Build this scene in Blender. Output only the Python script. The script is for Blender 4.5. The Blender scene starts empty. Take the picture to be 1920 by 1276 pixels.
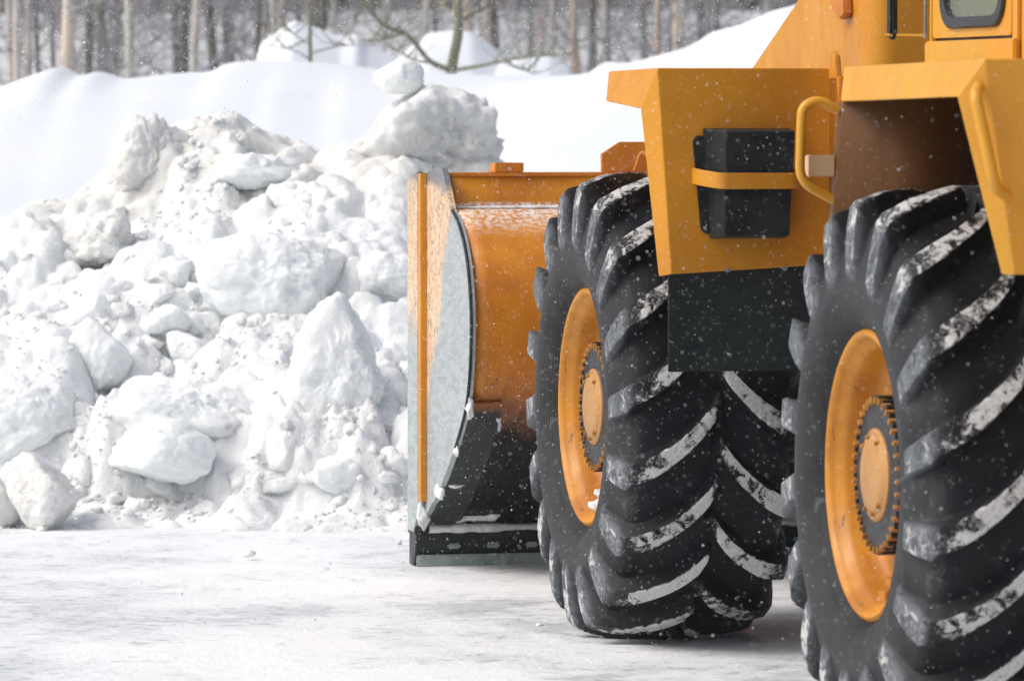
import bpy, bmesh, math, random
import numpy as np
from mathutils import Vector, Matrix
R = math.radians
random.seed(7); rng = np.random.default_rng(7)
S = bpy.context.scene
COL = S.collection

# ------------------------------------------------------------------ camera, sky, sun, exposure
F_PX, CAM_H, PITCH = 9693.0, 2.05, R(2.587)
cam_d = bpy.data.cameras.new('camera'); cam = bpy.data.objects.new('camera', cam_d); COL.objects.link(cam)
cam.location = (0, 0, CAM_H); cam.rotation_euler = (R(90) - PITCH, 0, 0)
cam_d.sensor_width = 36; cam_d.lens = 36 * F_PX / 1920
cam_d.clip_start = 0.5; cam_d.clip_end = 1500
cam_d.dof.use_dof = True; cam_d.dof.focus_distance = 20.6; cam_d.dof.aperture_fstop = 5.6
S.camera = cam

SUN_EL, SUN_AZ = 47.0, -104.0          # azimuth from +Y towards +X: the light comes from the left, a little from behind the camera
w = bpy.data.worlds.new('World'); S.world = w; w.use_nodes = True
nt = w.node_tree; bg = nt.nodes['Background']
sky = nt.nodes.new('ShaderNodeTexSky'); sky.sky_type = 'NISHITA'; sky.sun_disc = False
sky.sun_elevation = R(SUN_EL); sky.sun_rotation = R(SUN_AZ); sky.air_density = 1.0; sky.dust_density = 6.0; sky.ozone_density = 1.0
hs = nt.nodes.new('ShaderNodeHueSaturation'); hs.inputs['Saturation'].default_value = 0.62
nt.links.new(sky.outputs[0], hs.inputs['Color']); nt.links.new(hs.outputs[0], bg.inputs['Color'])
bg.inputs['Strength'].default_value = 0.15
sl = bpy.data.lights.new('sun', 'SUN'); sun = bpy.data.objects.new('sun', sl); COL.objects.link(sun)
sl.energy = 0.95; sl.angle = R(40); sl.color = (1.0, 0.985, 0.965)
sd = Vector((math.sin(R(SUN_AZ)) * math.cos(R(SUN_EL)), math.cos(R(SUN_AZ)) * math.cos(R(SUN_EL)), math.sin(R(SUN_EL))))
sun.rotation_euler = (-sd).to_track_quat('-Z', 'Y').to_euler()
S.view_settings.view_transform = 'Standard'; S.view_settings.look = 'None'
S.view_settings.gamma = 1; S.view_settings.exposure = 0.08
S.cycles.max_bounces = 8; S.cycles.diffuse_bounces = 4; S.cycles.volume_bounces = 1
S.cycles.transparent_max_bounces = 12
S.cycles.use_denoising = True

# ------------------------------------------------------------------ helpers
def tag(o, label=None, cat=None, group=None, kind=None):
    if label: o['label'] = label
    if cat: o['category'] = cat
    if group: o['group'] = group
    if kind: o['kind'] = kind
    return o
def empty(name, loc, rz=0, parent=None):
    o = bpy.data.objects.new(name, None); COL.objects.link(o); o.location = loc; o.rotation_euler = (0, 0, rz)
    o.empty_display_size = 0.2
    if parent: o.parent = parent
    return o
def mobj(name, verts, faces, mat, parent=None, smooth=True, angle=35, loc=None, attrs=None):
    me = bpy.data.meshes.new(name)
    v = verts.tolist() if hasattr(verts, 'tolist') else verts
    f = faces.tolist() if hasattr(faces, 'tolist') else faces
    me.from_pydata(v, [], f); me.update()
    if smooth:
        me.polygons.foreach_set('use_smooth', np.ones(len(me.polygons), dtype=bool))
        if angle is not None: me.set_sharp_from_angle(angle=R(angle))
    if attrs:
        for k, a in attrs.items():
            at_ = me.attributes.new(k, 'FLOAT', 'POINT'); at_.data.foreach_set('value', np.asarray(a, dtype=np.float32))
    o = bpy.data.objects.new(name, me); COL.objects.link(o); me.materials.append(mat)
    if parent: o.parent = parent
    if loc is not None: o.location = loc
    return o
class MB:
    """collects shapes and links them as one mesh object"""
    def __init__(s): s.bm = bmesh.new()
    def poly(s, pts): return s.bm.faces.new([s.bm.verts.new(p) for p in pts])
    def box(s, a, b, bev=0.0, rot=None, seg=2):
        g = bmesh.ops.create_cube(s.bm, size=1); vs = g['verts']
        c = [(a[i] + b[i]) / 2 for i in range(3)]; d = [abs(b[i] - a[i]) for i in range(3)]
        for v in vs: v.co = Vector((v.co.x * d[0], v.co.y * d[1], v.co.z * d[2]))
        if bev:
            es = {e for v in vs for e in v.link_edges}
            r = bmesh.ops.bevel(s.bm, geom=list(es), offset=bev, segments=seg, affect='EDGES', clamp_overlap=True)
            vs = list({v for f in r['faces'] for v in f.verts} | {v for v in vs if v.is_valid})
        M = Matrix.Translation(c) @ (rot.to_4x4() if rot else Matrix.Identity(4))
        bmesh.ops.transform(s.bm, matrix=M, verts=vs)
        return s
    def prism(s, pts, x0, x1, axis='x', bev=0.0):
        """polygon pts (u,v) extruded along an axis: x -> (x,u,v), y -> (u,y,v), z -> (u,v,z)"""
        P = {'x': lambda t, u, v: (t, u, v), 'y': lambda t, u, v: (u, t, v), 'z': lambda t, u, v: (u, v, t)}[axis]
        A = [s.bm.verts.new(P(x0, *p)) for p in pts]; B = [s.bm.verts.new(P(x1, *p)) for p in pts]
        n = len(pts); fs = [s.bm.faces.new(A), s.bm.faces.new(B[::-1])]
        for i in range(n): fs.append(s.bm.faces.new((A[i], B[i], B[(i + 1) % n], A[(i + 1) % n])))
        bmesh.ops.recalc_face_normals(s.bm, faces=fs)
        if bev:
            es = {e for f in fs for e in f.edges}
            bmesh.ops.bevel(s.bm, geom=list(es), offset=bev, segments=2, affect='EDGES', clamp_overlap=True)
        return s
    def tube(s, pts, r, n=12, radii=None, cap=True):
        pts = [Vector(p) for p in pts]; rings = []; up = None
        for i, p in enumerate(pts):
            t = (pts[min(i + 1, len(pts) - 1)] - pts[max(i - 1, 0)]).normalized()
            if up is None: up = t.orthogonal().normalized()
            up = (up - t * up.dot(t)).normalized(); sv = t.cross(up)
            rr = radii[i] if radii else r
            rings.append([s.bm.verts.new(p + (up * math.cos(a) + sv * math.sin(a)) * rr) for a in [2 * math.pi * k / n for k in range(n)]])
        for a, b in zip(rings, rings[1:]):
            for k in range(n): s.bm.faces.new((a[k], a[(k + 1) % n], b[(k + 1) % n], b[k]))
        if cap: s.bm.faces.new(rings[0][::-1]); s.bm.faces.new(rings[-1])
        return s
    def lathe(s, prof, n=96, c=(0, 0, 0)):
        """profile (x, r) turned about the x axis"""
        rings = []
        for x, r in prof:
            if r < 1e-5: rings.append([s.bm.verts.new((c[0] + x, c[1], c[2]))])
            else: rings.append([s.bm.verts.new((c[0] + x, c[1] + r * math.sin(2 * math.pi * k / n), c[2] + r * math.cos(2 * math.pi * k / n))) for k in range(n)])
        for a, b in zip(rings, rings[1:]):
            for k in range(n):
                k2 = (k + 1) % n
                if len(a) == 1 and len(b) == 1: continue
                if len(a) == 1: s.bm.faces.new((a[0], b[k2], b[k]))
                elif len(b) == 1: s.bm.faces.new((a[k], a[k2], b[0]))
                else: s.bm.faces.new((a[k], a[k2], b[k2], b[k]))
        return s
    def build(s, name, mat, parent=None, angle=35, solid=0.0, bevel=0.0, offset=-1, recalc=True):
        if recalc: bmesh.ops.recalc_face_normals(s.bm, faces=s.bm.faces)
        me = bpy.data.meshes.new(name); s.bm.to_mesh(me); s.bm.free()
        me.polygons.foreach_set('use_smooth', np.ones(len(me.polygons), dtype=bool)); me.set_sharp_from_angle(angle=R(angle))
        o = bpy.data.objects.new(name, me); COL.objects.link(o); me.materials.append(mat)
        if solid:
            m = o.modifiers.new('solid', 'SOLIDIFY'); m.thickness = solid; m.offset = offset; m.use_even_offset = True
        if bevel:
            m = o.modifiers.new('bevel', 'BEVEL'); m.width = bevel; m.segments = 3; m.limit_method = 'ANGLE'; m.angle_limit = R(25); m.harden_normals = True
        if parent: o.parent = parent
        return o
def arc_path(pts, rad, n=6):
    """polyline with rounded corners"""
    pts = [Vector(p) for p in pts]; out = [pts[0]]
    for a, b, c in zip(pts, pts[1:], pts[2:]):
        d1 = (a - b); d2 = (c - b); r = min(rad, d1.length * .49, d2.length * .49)
        p1 = b + d1.normalized() * r; p2 = b + d2.normalized() * r
        for k in range(n + 1):
            t = k / n; out.append(p1 * (1 - t) ** 2 + b * 2 * t * (1 - t) + p2 * t * t)
    out.append(pts[-1]); return out

# vectorised noise
def _h(ix, iy, iz, s):
    n = (ix * 374761393 + iy * 668265263 + iz * 2147483647 + s * 1274126177) & 0xFFFFFFFF
    n = ((n ^ (n >> 13)) * 1274126177) & 0xFFFFFFFF
    n = ((n ^ (n >> 16)) * 2246822519) & 0xFFFFFFFF
    return ((n ^ (n >> 15)) & 0xFFFFFF) / float(0xFFFFFF)
def vnoise(p, s=0):
    p = np.asarray(p, dtype=np.float64); i = np.floor(p).astype(np.int64); f = p - i; f = f * f * f * (f * (f * 6 - 15) + 10)
    r = 0
    for dx in (0, 1):
        wx = f[..., 0] if dx else 1 - f[..., 0]
        for dy in (0, 1):
            wy = f[..., 1] if dy else 1 - f[..., 1]
            for dz in (0, 1):
                wz = f[..., 2] if dz else 1 - f[..., 2]
                r = r + wx * wy * wz * _h(i[..., 0] + dx, i[..., 1] + dy, i[..., 2] + dz, s)
    return r * 2 - 1
def fbm(p, o=4, s=0, g=.5):
    p = np.asarray(p, dtype=np.float64); a = 1; t = 0; r = 0
    for k in range(o):
        r = r + a * vnoise(p * 2 ** k + 17.3 * k, s + k); t += a; a *= g
    return r / t
def blocks(x, y, cell, s):
    """broken blocks: each cell of a jittered grid carries its own tilted, domed top"""
    gx, gy = x / cell, y / cell; ix, iy = np.floor(gx).astype(np.int64), np.floor(gy).astype(np.int64)
    best = np.full(x.shape, -9.0)
    for dx in (-1, 0, 1):
        for dy in (-1, 0, 1):
            cx, cy = ix + dx, iy + dy; z0 = np.zeros_like(cx)
            px = cx + _h(cx, cy, z0, s); py = cy + _h(cx, cy, z0 + 1, s)
            rad = .45 + .5 * _h(cx, cy, z0 + 2, s); tx = _h(cx, cy, z0 + 3, s) * 1.2 - .6; ty = _h(cx, cy, z0 + 4, s) * 1.2 - .6
            ax, ay = gx - px, gy - py; d2 = (ax * ax + ay * ay) / rad ** 2
            q = np.where(d2 < 1, (1 - d2 ** 2.2) ** .5 * rad * .9 + (ax * tx + ay * ty) * .6 - .25 * _h(cx, cy, z0 + 5, s), -.3)
            best = np.maximum(best, q)
    return best * cell
def sstep(a, b, x):
    t = np.clip((x - a) / (b - a), 0, 1); return t * t * (3 - 2 * t)
def ray(px, py):
    a = (px - 960) / F_PX; b = (638 - py) / F_PX
    return a, math.cos(PITCH) + b * math.sin(PITCH), -math.sin(PITCH) + b * math.cos(PITCH)
def at(px, py, y):
    r = ray(px, py); t = y / r[1]; return Vector((r[0] * t, y, CAM_H + r[2] * t))
def on_ground(px, py, z=0):
    r = ray(px, py); t = (z - CAM_H) / r[2]; return Vector((r[0] * t, r[1] * t, z))
def grid_mesh(name, xs, ys, Z, mat, attrs=None, **k):
    X, Y = np.meshgrid(xs, ys); n, m = X.shape
    v = np.stack([X, Y, Z], -1).reshape(-1, 3); i = np.arange(n * m).reshape(n, m)
    f = np.stack([i[:-1, :-1], i[:-1, 1:], i[1:, 1:], i[1:, :-1]], -1).reshape(-1, 4)
    return mobj(name, v, f, mat, attrs=attrs, **k)

# ------------------------------------------------------------------ materials
class NT:
    def __init__(s, name):
        s.m = bpy.data.materials.new(name); s.m.use_nodes = True; s.t = s.m.node_tree; s.b = s.t.nodes['Principled BSDF']
        s.tc = s.t.nodes.new('ShaderNodeTexCoord')
    def n(s, typ, **k):
        o = s.t.nodes.new('ShaderNode' + typ)
        for a, v in k.items():
            if a.startswith('i_'):
                key = a[2:]; key = int(key) if key.isdigit() else key.replace('_', ' ')
                s.put(o.inputs[key], v)
            else: setattr(o, a, v)
        return o
    def put(s, inp, v):
        if isinstance(v, bpy.types.NodeSocket): s.t.links.new(v, inp)
        else:
            if inp.type == 'RGBA' and len(v) == 3: v = (*v, 1)
            inp.default_value = v
    def noise(s, scale, detail=4, rough=.55, vec=None, dist=0, mp=None):
        v = vec or s.tc.outputs['Object']
        if mp: v = s.n('Mapping', i_Vector=v, i_Scale=mp).outputs[0]
        return s.n('TexNoise', i_Vector=v, i_Scale=scale, i_Detail=detail, i_Roughness=rough, i_Distortion=dist).outputs['Fac']
    def ramp(s, fac, a, b, c0=0.0, c1=1.0):
        return s.n('MapRange', i_Value=fac, i_1=a, i_2=b, i_3=c0, i_4=c1, interpolation_type='SMOOTHSTEP').outputs[0]
    def mix(s, f, a, b):
        o = s.n('Mix', data_type='RGBA'); s.put(o.inputs[0], f); s.put(o.inputs[6], a); s.put(o.inputs[7], b); return o.outputs[2]
    def math(s, op, a, b=0.0, clamp=False):
        o = s.n('Math', operation=op, use_clamp=clamp); s.put(o.inputs[0], a); s.put(o.inputs[1], b); return o.outputs[0]
    def attr(s, name): return s.n('Attribute', attribute_name=name).outputs['Fac']
    def bump(s, h, strength=.3, dist=.01, nrm=None):
        o = s.n('Bump', i_Height=h, i_Strength=strength, i_Distance=dist)
        if nrm: s.put(o.inputs['Normal'], nrm)
        return o.outputs[0]
    def out(s, **k):
        for a, v in k.items(): s.put(s.b.inputs[a.replace('_', ' ')], v)
        return s.m
    def vec(s): return s.tc.outputs['Object']
    def xyz(s, vec=None):
        o = s.n('SeparateXYZ', i_Vector=vec or s.tc.outputs['Object']); return o.outputs

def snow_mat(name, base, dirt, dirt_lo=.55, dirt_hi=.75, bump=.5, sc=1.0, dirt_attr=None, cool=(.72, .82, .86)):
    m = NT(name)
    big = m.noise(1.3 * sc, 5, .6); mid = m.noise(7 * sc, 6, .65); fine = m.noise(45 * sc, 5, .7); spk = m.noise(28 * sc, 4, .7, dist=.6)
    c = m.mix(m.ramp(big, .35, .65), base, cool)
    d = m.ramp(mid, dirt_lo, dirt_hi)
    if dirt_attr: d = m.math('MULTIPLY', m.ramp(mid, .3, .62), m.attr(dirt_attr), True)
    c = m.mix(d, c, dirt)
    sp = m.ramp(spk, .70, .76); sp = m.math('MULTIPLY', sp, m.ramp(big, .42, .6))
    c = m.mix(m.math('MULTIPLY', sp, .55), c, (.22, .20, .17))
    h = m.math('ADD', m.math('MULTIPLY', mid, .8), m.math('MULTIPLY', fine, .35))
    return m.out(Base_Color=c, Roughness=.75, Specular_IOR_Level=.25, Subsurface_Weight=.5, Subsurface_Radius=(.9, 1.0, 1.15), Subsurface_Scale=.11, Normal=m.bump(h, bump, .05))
M = {}
M['pile'] = snow_mat('ploughed_snow', (.90, .915, .925), (.76, .75, .70), dirt_attr='dirt', bump=.75, cool=(.87, .905, .925))
M['chunk'] = snow_mat('chunk_snow', (.91, .93, .94), (.82, .82, .79), .60, .8, .55, cool=(.87, .915, .935))
M['dirty'] = snow_mat('dirty_snow', (.89, .89, .875), (.80, .79, .74), .44, .70, .9, 1.3, cool=(.87, .88, .87))
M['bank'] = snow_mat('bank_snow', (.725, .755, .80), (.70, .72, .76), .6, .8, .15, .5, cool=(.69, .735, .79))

def ground_mat():
    m = NT('packed_snow_ice')
    v = m.vec()
    a = m.noise(.45, 6, .62, dist=.4); b = m.noise(2.6, 7, .7, dist=.3); c_ = m.noise(11, 6, .74); f = m.noise(70, 4, .7)
    ice = m.math('MULTIPLY', m.ramp(a, .42, .62), m.ramp(b, .42, .60))
    st = m.math('MULTIPLY', m.ramp(c_, .50, .60), m.ramp(m.math('ADD', m.math('MULTIPLY', b, .6), m.math('MULTIPLY', a, .5)), .50, .62))
    col = m.mix(m.ramp(a, .35, .6), (.87, .885, .905), (.78, .81, .835))
    col = m.mix(m.math('MULTIPLY', ice, .55), col, (.50, .545, .57))
    col = m.mix(m.math('MULTIPLY', st, .62), col, (.36, .39, .40))
    spk = m.ramp(m.noise(45, 5, .75), .63, .70)
    col = m.mix(m.math('MULTIPLY', spk, .16), col, (.30, .32, .33))
    rough = m.mix(ice, (.65, .65, .65), (.33, .33, .33))
    h = m.math('ADD', m.math('MULTIPLY', b, .8), m.math('ADD', m.math('MULTIPLY', c_, .6), m.math('MULTIPLY', f, .2)))
    return m.out(Base_Color=col, Roughness=rough, Specular_IOR_Level=.35, Normal=m.bump(h, .5, .04))
M['ground'] = ground_mat()

def paint_mat(name, base, dark, wear=.0, rough=.38, snowdust=0.0, stain=.5):
    m = NT(name)
    n1 = m.noise(2.2, 5, .6); n2 = m.noise(9, 6, .65, mp=(1, 1, .35)); n3 = m.noise(60, 4, .7)
    c = m.mix(m.math('MULTIPLY', m.ramp(n1, .38, .7), stain), base, dark)
    c = m.mix(m.math('MULTIPLY', m.ramp(n2, .52, .75), stain * .8), c, dark)
    sc = m.noise(26, 5, .75, mp=(1, 1, .3)); c = m.mix(m.math('MULTIPLY', m.ramp(sc, .665, .70), .45 + wear), c, (.10, .055, .03))
    if wear:
        sc2 = m.noise(34, 3, .6, mp=(1, 1, .05)); c = m.mix(m.math('MULTIPLY', m.ramp(sc2, .67, .7), wear), c, (.06, .03, .02))
    if snowdust:
        d = m.noise(130, 3, .7); c = m.mix(m.math('MULTIPLY', m.ramp(d, .64, .7), snowdust), c, (.8, .82, .84))
    h = m.math('ADD', m.math('MULTIPLY', n1, .5), m.math('MULTIPLY', n3, .12))
    r = m.ramp(n2, .3, .8, rough - .06, rough + .22)
    return m.out(Base_Color=c, Roughness=r, Normal=m.bump(h, .12, .02), Specular_IOR_Level=.5)
M['paint'] = paint_mat('yellow_paint', (.62, .262, .010), (.48, .170, .006), snowdust=.25)
M['paint_rear'] = paint_mat('amber_paint', (.67, .325, .022), (.58, .25, .012), snowdust=.25)
M['paint_old'] = paint_mat('orange_worn_paint', (.66, .245, .012), (.45, .12, .008), wear=.35, rough=.45, snowdust=.55, stain=.7)
M['rim'] = paint_mat('rim_paint', (.64, .265, .009), (.38, .13, .008), wear=.6, stain=.9, rough=.42, snowdust=.2)
M['pale'] = paint_mat('pale_primer', (.72, .52, .32), (.60, .36, .16), wear=.3)

M['arch'] = paint_mat('shaded_arch_paint', (.15, .056, .004), (.09, .034, .004), snowdust=.2, rough=.55)  # amber paint darkened: the wheel arch's shade is put into its colour
def bucket_mat():
    m = NT('bucket_paint')
    x, y, z = m.xyz()
    n1 = m.noise(3, 5, .6); n2 = m.noise(12, 6, .7, mp=(1.6, 1, .5)); n3 = m.noise(6, 5, .6)
    c = m.mix(m.ramp(n1, .35, .68), (.64, .245, .006), (.48, .150, .004))
    c = m.mix(m.math('MULTIPLY', m.ramp(m.noise(38, 5, .75, mp=(1, 1, .28)), .60, .70), .6), c, (.85, .45, .12))
    sc = m.ramp(m.noise(30, 4, .7, mp=(1, 1, .10)), .63, .69); low = m.ramp(z, 1.05, .78)
    c = m.mix(m.math('MULTIPLY', sc, low), c, (.05, .03, .022))
    edge = m.math('ADD', z, m.math('MULTIPLY', m.math('ADD', n2, m.math('MULTIPLY', n3, .9)), -.20))
    blk = m.ramp(edge, .57, .42); c = m.mix(m.ramp(edge, .74, .54), c, (.20, .055, .008))
    c = m.mix(blk, c, (.010, .008, .008))
    d = m.noise(110, 3, .7); c = m.mix(m.math('MULTIPLY', m.ramp(d, .63, .70), .35), c, (.75, .72, .68))
    dust = m.math('MULTIPLY', m.math('MULTIPLY', m.ramp(z, 1.48, 1.60), m.ramp(z, 1.640, 1.622)), m.ramp(m.noise(40, 5, .7), .40, .6)); c = m.mix(dust, c, (.78, .76, .74))
    return m.out(Base_Color=c, Roughness=m.ramp(n2, .3, .8, .36, .6), Specular_IOR_Level=m.math('SUBTRACT', .45, m.math('MULTIPLY', blk, .33)), Normal=m.bump(m.math('ADD', n1, m.math('MULTIPLY', n2, .25)), .2, .02))
M['bucket'] = bucket_mat()
def steel_mat(front_edge=False):
    m = NT('scraped_steel')
    x, y, z = m.xyz()
    n1 = m.noise(5, 5, .6); sc = m.noise(30, 5, .75, mp=(1, .25, 1), dist=.8)
    nv = m.noise(8, 3, .6, dist=2.4); vein = m.ramp(nv, .470, .492); vein2 = m.ramp(nv, .530, .508)
    crack = m.math('MULTIPLY', vein, vein2)
    pal = m.mix(m.ramp(n1, .35, .7), (.80, .60, .42), (.72, .48, .28))
    pal = m.mix(m.math('MULTIPLY', crack, .85), pal, (.13, .10, .09))
    pal = m.mix(m.math('MULTIPLY', m.ramp(sc, .60, .68), .6), pal, (.28, .28, .29))
    st = m.mix(m.ramp(sc, .35, .7), (.42, .465, .48), (.29, .33, .345))
    t = m.math('ADD', z, m.math('MULTIPLY', y, 0.0 if front_edge else 1.62)); t = m.math('ADD', t, m.math('MULTIPLY', n1, -.5))
    c = m.mix(m.ramp(t, *((.95, .70) if front_edge else (8.56, 8.38))), pal, st)
    tp = m.ramp(m.math('ADD', z, m.math('MULTIPLY', n1, .2)), 1.78, 1.84); c = m.mix(tp, c, (.19, .20, .21))
    return m.out(Base_Color=c, Roughness=m.ramp(sc, .3, .8, .32, .55), Metallic=.15, Normal=m.bump(sc, .15, .008))
M['steel'] = steel_mat(); M['steel_edge'] = steel_mat(True)
def dark_mat(name, c1, c2, rough=.5, snow=0.0, bump=.15, spec=.2):
    m = NT(name)
    n1 = m.noise(8, 6, .65); n2 = m.noise(70, 4, .7)
    c = m.mix(m.ramp(n1, .3, .7), c1, c2)
    if snow: c = m.mix(m.math('MULTIPLY', m.ramp(m.noise(55, 5, .75), .62, .70), snow), c, (.7, .73, .75))
    return m.out(Base_Color=c, Roughness=m.ramp(n1, .3, .7, rough - .08, rough + .12), Specular_IOR_Level=spec, Normal=m.bump(m.math('ADD', n1, m.math('MULTIPLY', n2, .3)), bump, .01))
M['black'] = dark_mat('black_plastic', (.010, .012, .014), (.022, .026, .026), .42, .25)
M['flap'] = dark_mat('black_rubber_flap', (.013, .017, .018), (.022, .028, .027), .62, .3, .1)
M['black_steel'] = dark_mat('black_wet_steel', (.016, .020, .020), (.035, .042, .040), .4, .35, .3)
M['ice_steel'] = dark_mat('iced_steel', (.24, .30, .29), (.34, .40, .39), .3, .6, .3)
M['hub'] = dark_mat('dark_hub', (.028, .028, .032), (.06, .062, .068), .45, .1)
M['hubcap'] = paint_mat('hub_cap_paint', (.46, .235, .07), (.27, .15, .075), wear=.3, rough=.5, snowdust=.3)
M['bolt'] = paint_mat('bolt_paint', (.50, .24, .055), (.26, .12, .04), wear=.35, stain=.9)
M['grey_metal'] = dark_mat('grey_metal', (.16, .17, .18), (.26, .27, .27), .4)
def snow_stuck():
    m = NT('stuck_snow'); n = m.noise(30, 5, .7)
    return m.out(Base_Color=m.mix(m.ramp(n, .35, .7), (.84, .86, .88), (.62, .64, .65)), Roughness=.7, Normal=m.bump(n, .7, .02))
M['stuck'] = snow_stuck()
def tyre_mat():
    m = NT('tyre_rubber')
    x, y, z = m.xyz(); lug = m.attr('lug'); dr = m.attr('rad'); ax = m.attr('lat')
    n1 = m.noise(4.5, 4, .6); n2 = m.noise(22, 6, .72, dist=.9); n3 = m.noise(80, 5, .7); sm = m.noise(9, 6, .75, dist=1.8)
    c = m.mix(m.ramp(n1, .35, .7), (.004, .005, .007), (.011, .0125, .016))
    side = m.ramp(ax, .25, .34); c = m.mix(m.math('MULTIPLY', side, m.ramp(n1, .3, .65, .35, .9)), c, (.046, .048, .050))
    # dry scuffed grey rubber on the side ends of the lugs
    end = m.math('MULTIPLY', m.ramp(ax, .315, .345), lug, True)
    c = m.mix(m.math('MULTIPLY', end, m.ramp(n2, .30, .60), True), c, (.15, .165, .19))
    # snow smeared thinly over the rubber
    c = m.mix(m.math('MULTIPLY', m.ramp(sm, .56, .72), m.math('ADD', .05, m.math('MULTIPLY', side, .20))), c, (.42, .46, .50))
    # snow packed on the lug faces
    zone = m.ramp(ax, .33, .22)
    s1 = m.math('ADD', m.math('MULTIPLY', n2, .80), m.math('MULTIPLY', n1, .60))
    s1 = m.math('ADD', s1, m.math('MULTIPLY', m.math('SUBTRACT', lug, .97), 1.6))
    s1 = m.math('ADD', s1, m.math('MULTIPLY', m.math('SUBTRACT', zone, 1.0), .13))
    core = m.ramp(s1, .695, .73); fringe = m.math('MULTIPLY', m.ramp(s1, .60, .71), m.ramp(n3, .45, .6))
    s2 = m.math('MULTIPLY', m.ramp(n3, .58, .66), m.ramp(sm, .54, .64)); s2 = m.math('MULTIPLY', s2, .2)
    sn = m.math('MAXIMUM', core, m.math('MAXIMUM', m.math('MULTIPLY', fringe, .7), s2))
    c = m.mix(sn, c, m.mix(m.ramp(n3, .35, .7), (.62, .62, .61), (.40, .42, .43)))
    ring = m.math('MULTIPLY', m.math('SINE', m.math('MULTIPLY', dr, 780.0)), m.math('MULTIPLY', m.ramp(dr, .585, .575), m.ramp(dr, .475, .485)))
    h = m.math('ADD', m.math('MULTIPLY', n2, .5), m.math('ADD', m.math('MULTIPLY', ring, .22), m.math('MULTIPLY', sn, .8)))
    h = m.math('ADD', h, m.math('MULTIPLY', n3, .15))
    return m.out(Base_Color=c, Roughness=m.mix(sn, m.mix(m.ramp(n1, .3, .7), (.42, .42, .42), (.62, .62, .62)), (.8, .8, .8)), Specular_IOR_Level=.18, Normal=m.bump(h, .55, .012))
M['tyre'] = tyre_mat()
def glass_mat():
    m = NT('cab_glass'); n = m.noise(2, 3, .5)
    return m.out(Base_Color=(.75, .83, .72), Roughness=.08, Transmission_Weight=.85, IOR=1.1, Specular_IOR_Level=.8)
M['glass'] = glass_mat()
M['gasket'] = dark_mat('window_rubber', (.03, .036, .042), (.055, .062, .07), .4)
def bark(name, c1, c2, marks, dens):
    m = NT(name)
    n1 = m.noise(5, 5, .6, mp=(1, 1, .4)); n2 = m.noise(7, 4, .6, mp=(.6, .6, 3.2))
    c = m.mix(m.ramp(n1, .35, .65), c1, c2); c = m.mix(m.ramp(n2, dens, dens + .06), c, marks)
    return m.out(Base_Color=c, Roughness=.85, Normal=m.bump(n1, .5, .02))
M['birch'] = bark('birch_bark', (.60, .57, .53), (.44, .40, .36), (.10, .09, .085), .60)
M['amber_birch'] = bark('amber_birch_bark', (.62, .50, .34), (.56, .50, .44), (.09, .08, .07), .62)
M['grey_bark'] = bark('grey_bark', (.095, .095, .075), (.17, .165, .145), (.05, .05, .04), .62)
M['red_bark'] = bark('reddish_bark', (.46, .35, .28), (.36, .30, .26), (.10, .08, .07), .62)
M['moss_bark'] = bark('mossy_bark', (.17, .18, .10), (.25, .24, .18), (.09, .09, .06), .64)
M['twig'] = bark('twig_bark', (.23, .225, .24), (.33, .325, .345), (.08, .07, .07), .64)
def flake_mat():
    m = NT('snow_flake'); return m.out(Base_Color=(.92, .94, .97), Roughness=.6, Subsurface_Weight=0.0)
M['flake'] = flake_mat()

# ------------------------------------------------------------------ ground and far terrain
def terrain_h(X, Y):
    Z = 3.9 * sstep(50, 108, Y) + .25 * fbm(np.stack([X * .12, Y * .12, 0 * X], -1), 3, 5) * sstep(46, 66, Y)
    return Z
xs = np.concatenate([np.linspace(-300, -12, 30), np.linspace(-11.9, 16, 260), np.linspace(17, 300, 30)])
ys = np.concatenate([[-150, -60, -20, 0], np.linspace(3, 34, 290), np.linspace(35, 200, 120), [260, 400]])
X, Y = np.meshgrid(xs, ys)
near = sstep(0, 6, Y) * (1 - sstep(32, 38, Y)) * (1 - sstep(9, 13, np.abs(X - 2)))
Z = terrain_h(X, Y) + near * (.014 * fbm(np.stack([X * .9, Y * 1.6, 0 * X], -1), 4, 3) + .006 * fbm(np.stack([X * 5, Y * 7, 0 * X], -1), 3, 9))
tag(grid_mesh('ground', xs, ys, Z, M['ground'], angle=None), 'packed icy snow ground with grey streaks', None, None, 'structure')

# ------------------------------------------------------------------ smooth snow bank behind
crest = [(-700, 190), (-300, 175), (0, 160), (60, 138), (115, 118), (150, 141), (185, 127), (232, 144), (300, 136), (350, 131), (400, 130), (425, 113), (480, 109), (560, 110), (640, 116), (700, 124), (800, 132), (1000, 139), (1060, 137), (1108, 134), (1128, 110), (1180, 117), (1230, 105), (1290, 88), (1345, 48), (1372, 64), (1430, 22), (1450, 30), (1500, 4), (1600, -60), (1800, -110), (2300, -120), (3200, 60)]
cx = np.array([at(p, q, 41).x for p, q in crest]); cz = np.array([at(p, q, 41).z for p, q in crest])
def smooth_interp(x, xp, fp, wdt):
    r = 0
    for k, g in ((-1, .25), (0, .5), (1, .25)): r = r + g * np.interp(x + k * wdt, xp, fp)
    return r
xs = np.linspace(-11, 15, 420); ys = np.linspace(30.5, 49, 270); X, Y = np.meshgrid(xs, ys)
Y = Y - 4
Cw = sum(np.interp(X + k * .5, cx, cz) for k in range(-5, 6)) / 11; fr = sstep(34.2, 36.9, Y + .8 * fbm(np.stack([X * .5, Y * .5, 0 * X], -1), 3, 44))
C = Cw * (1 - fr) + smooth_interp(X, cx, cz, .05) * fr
up = sstep(26.6, 37, Y); down = 1 - sstep(37.2, 44.5, Y)
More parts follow.
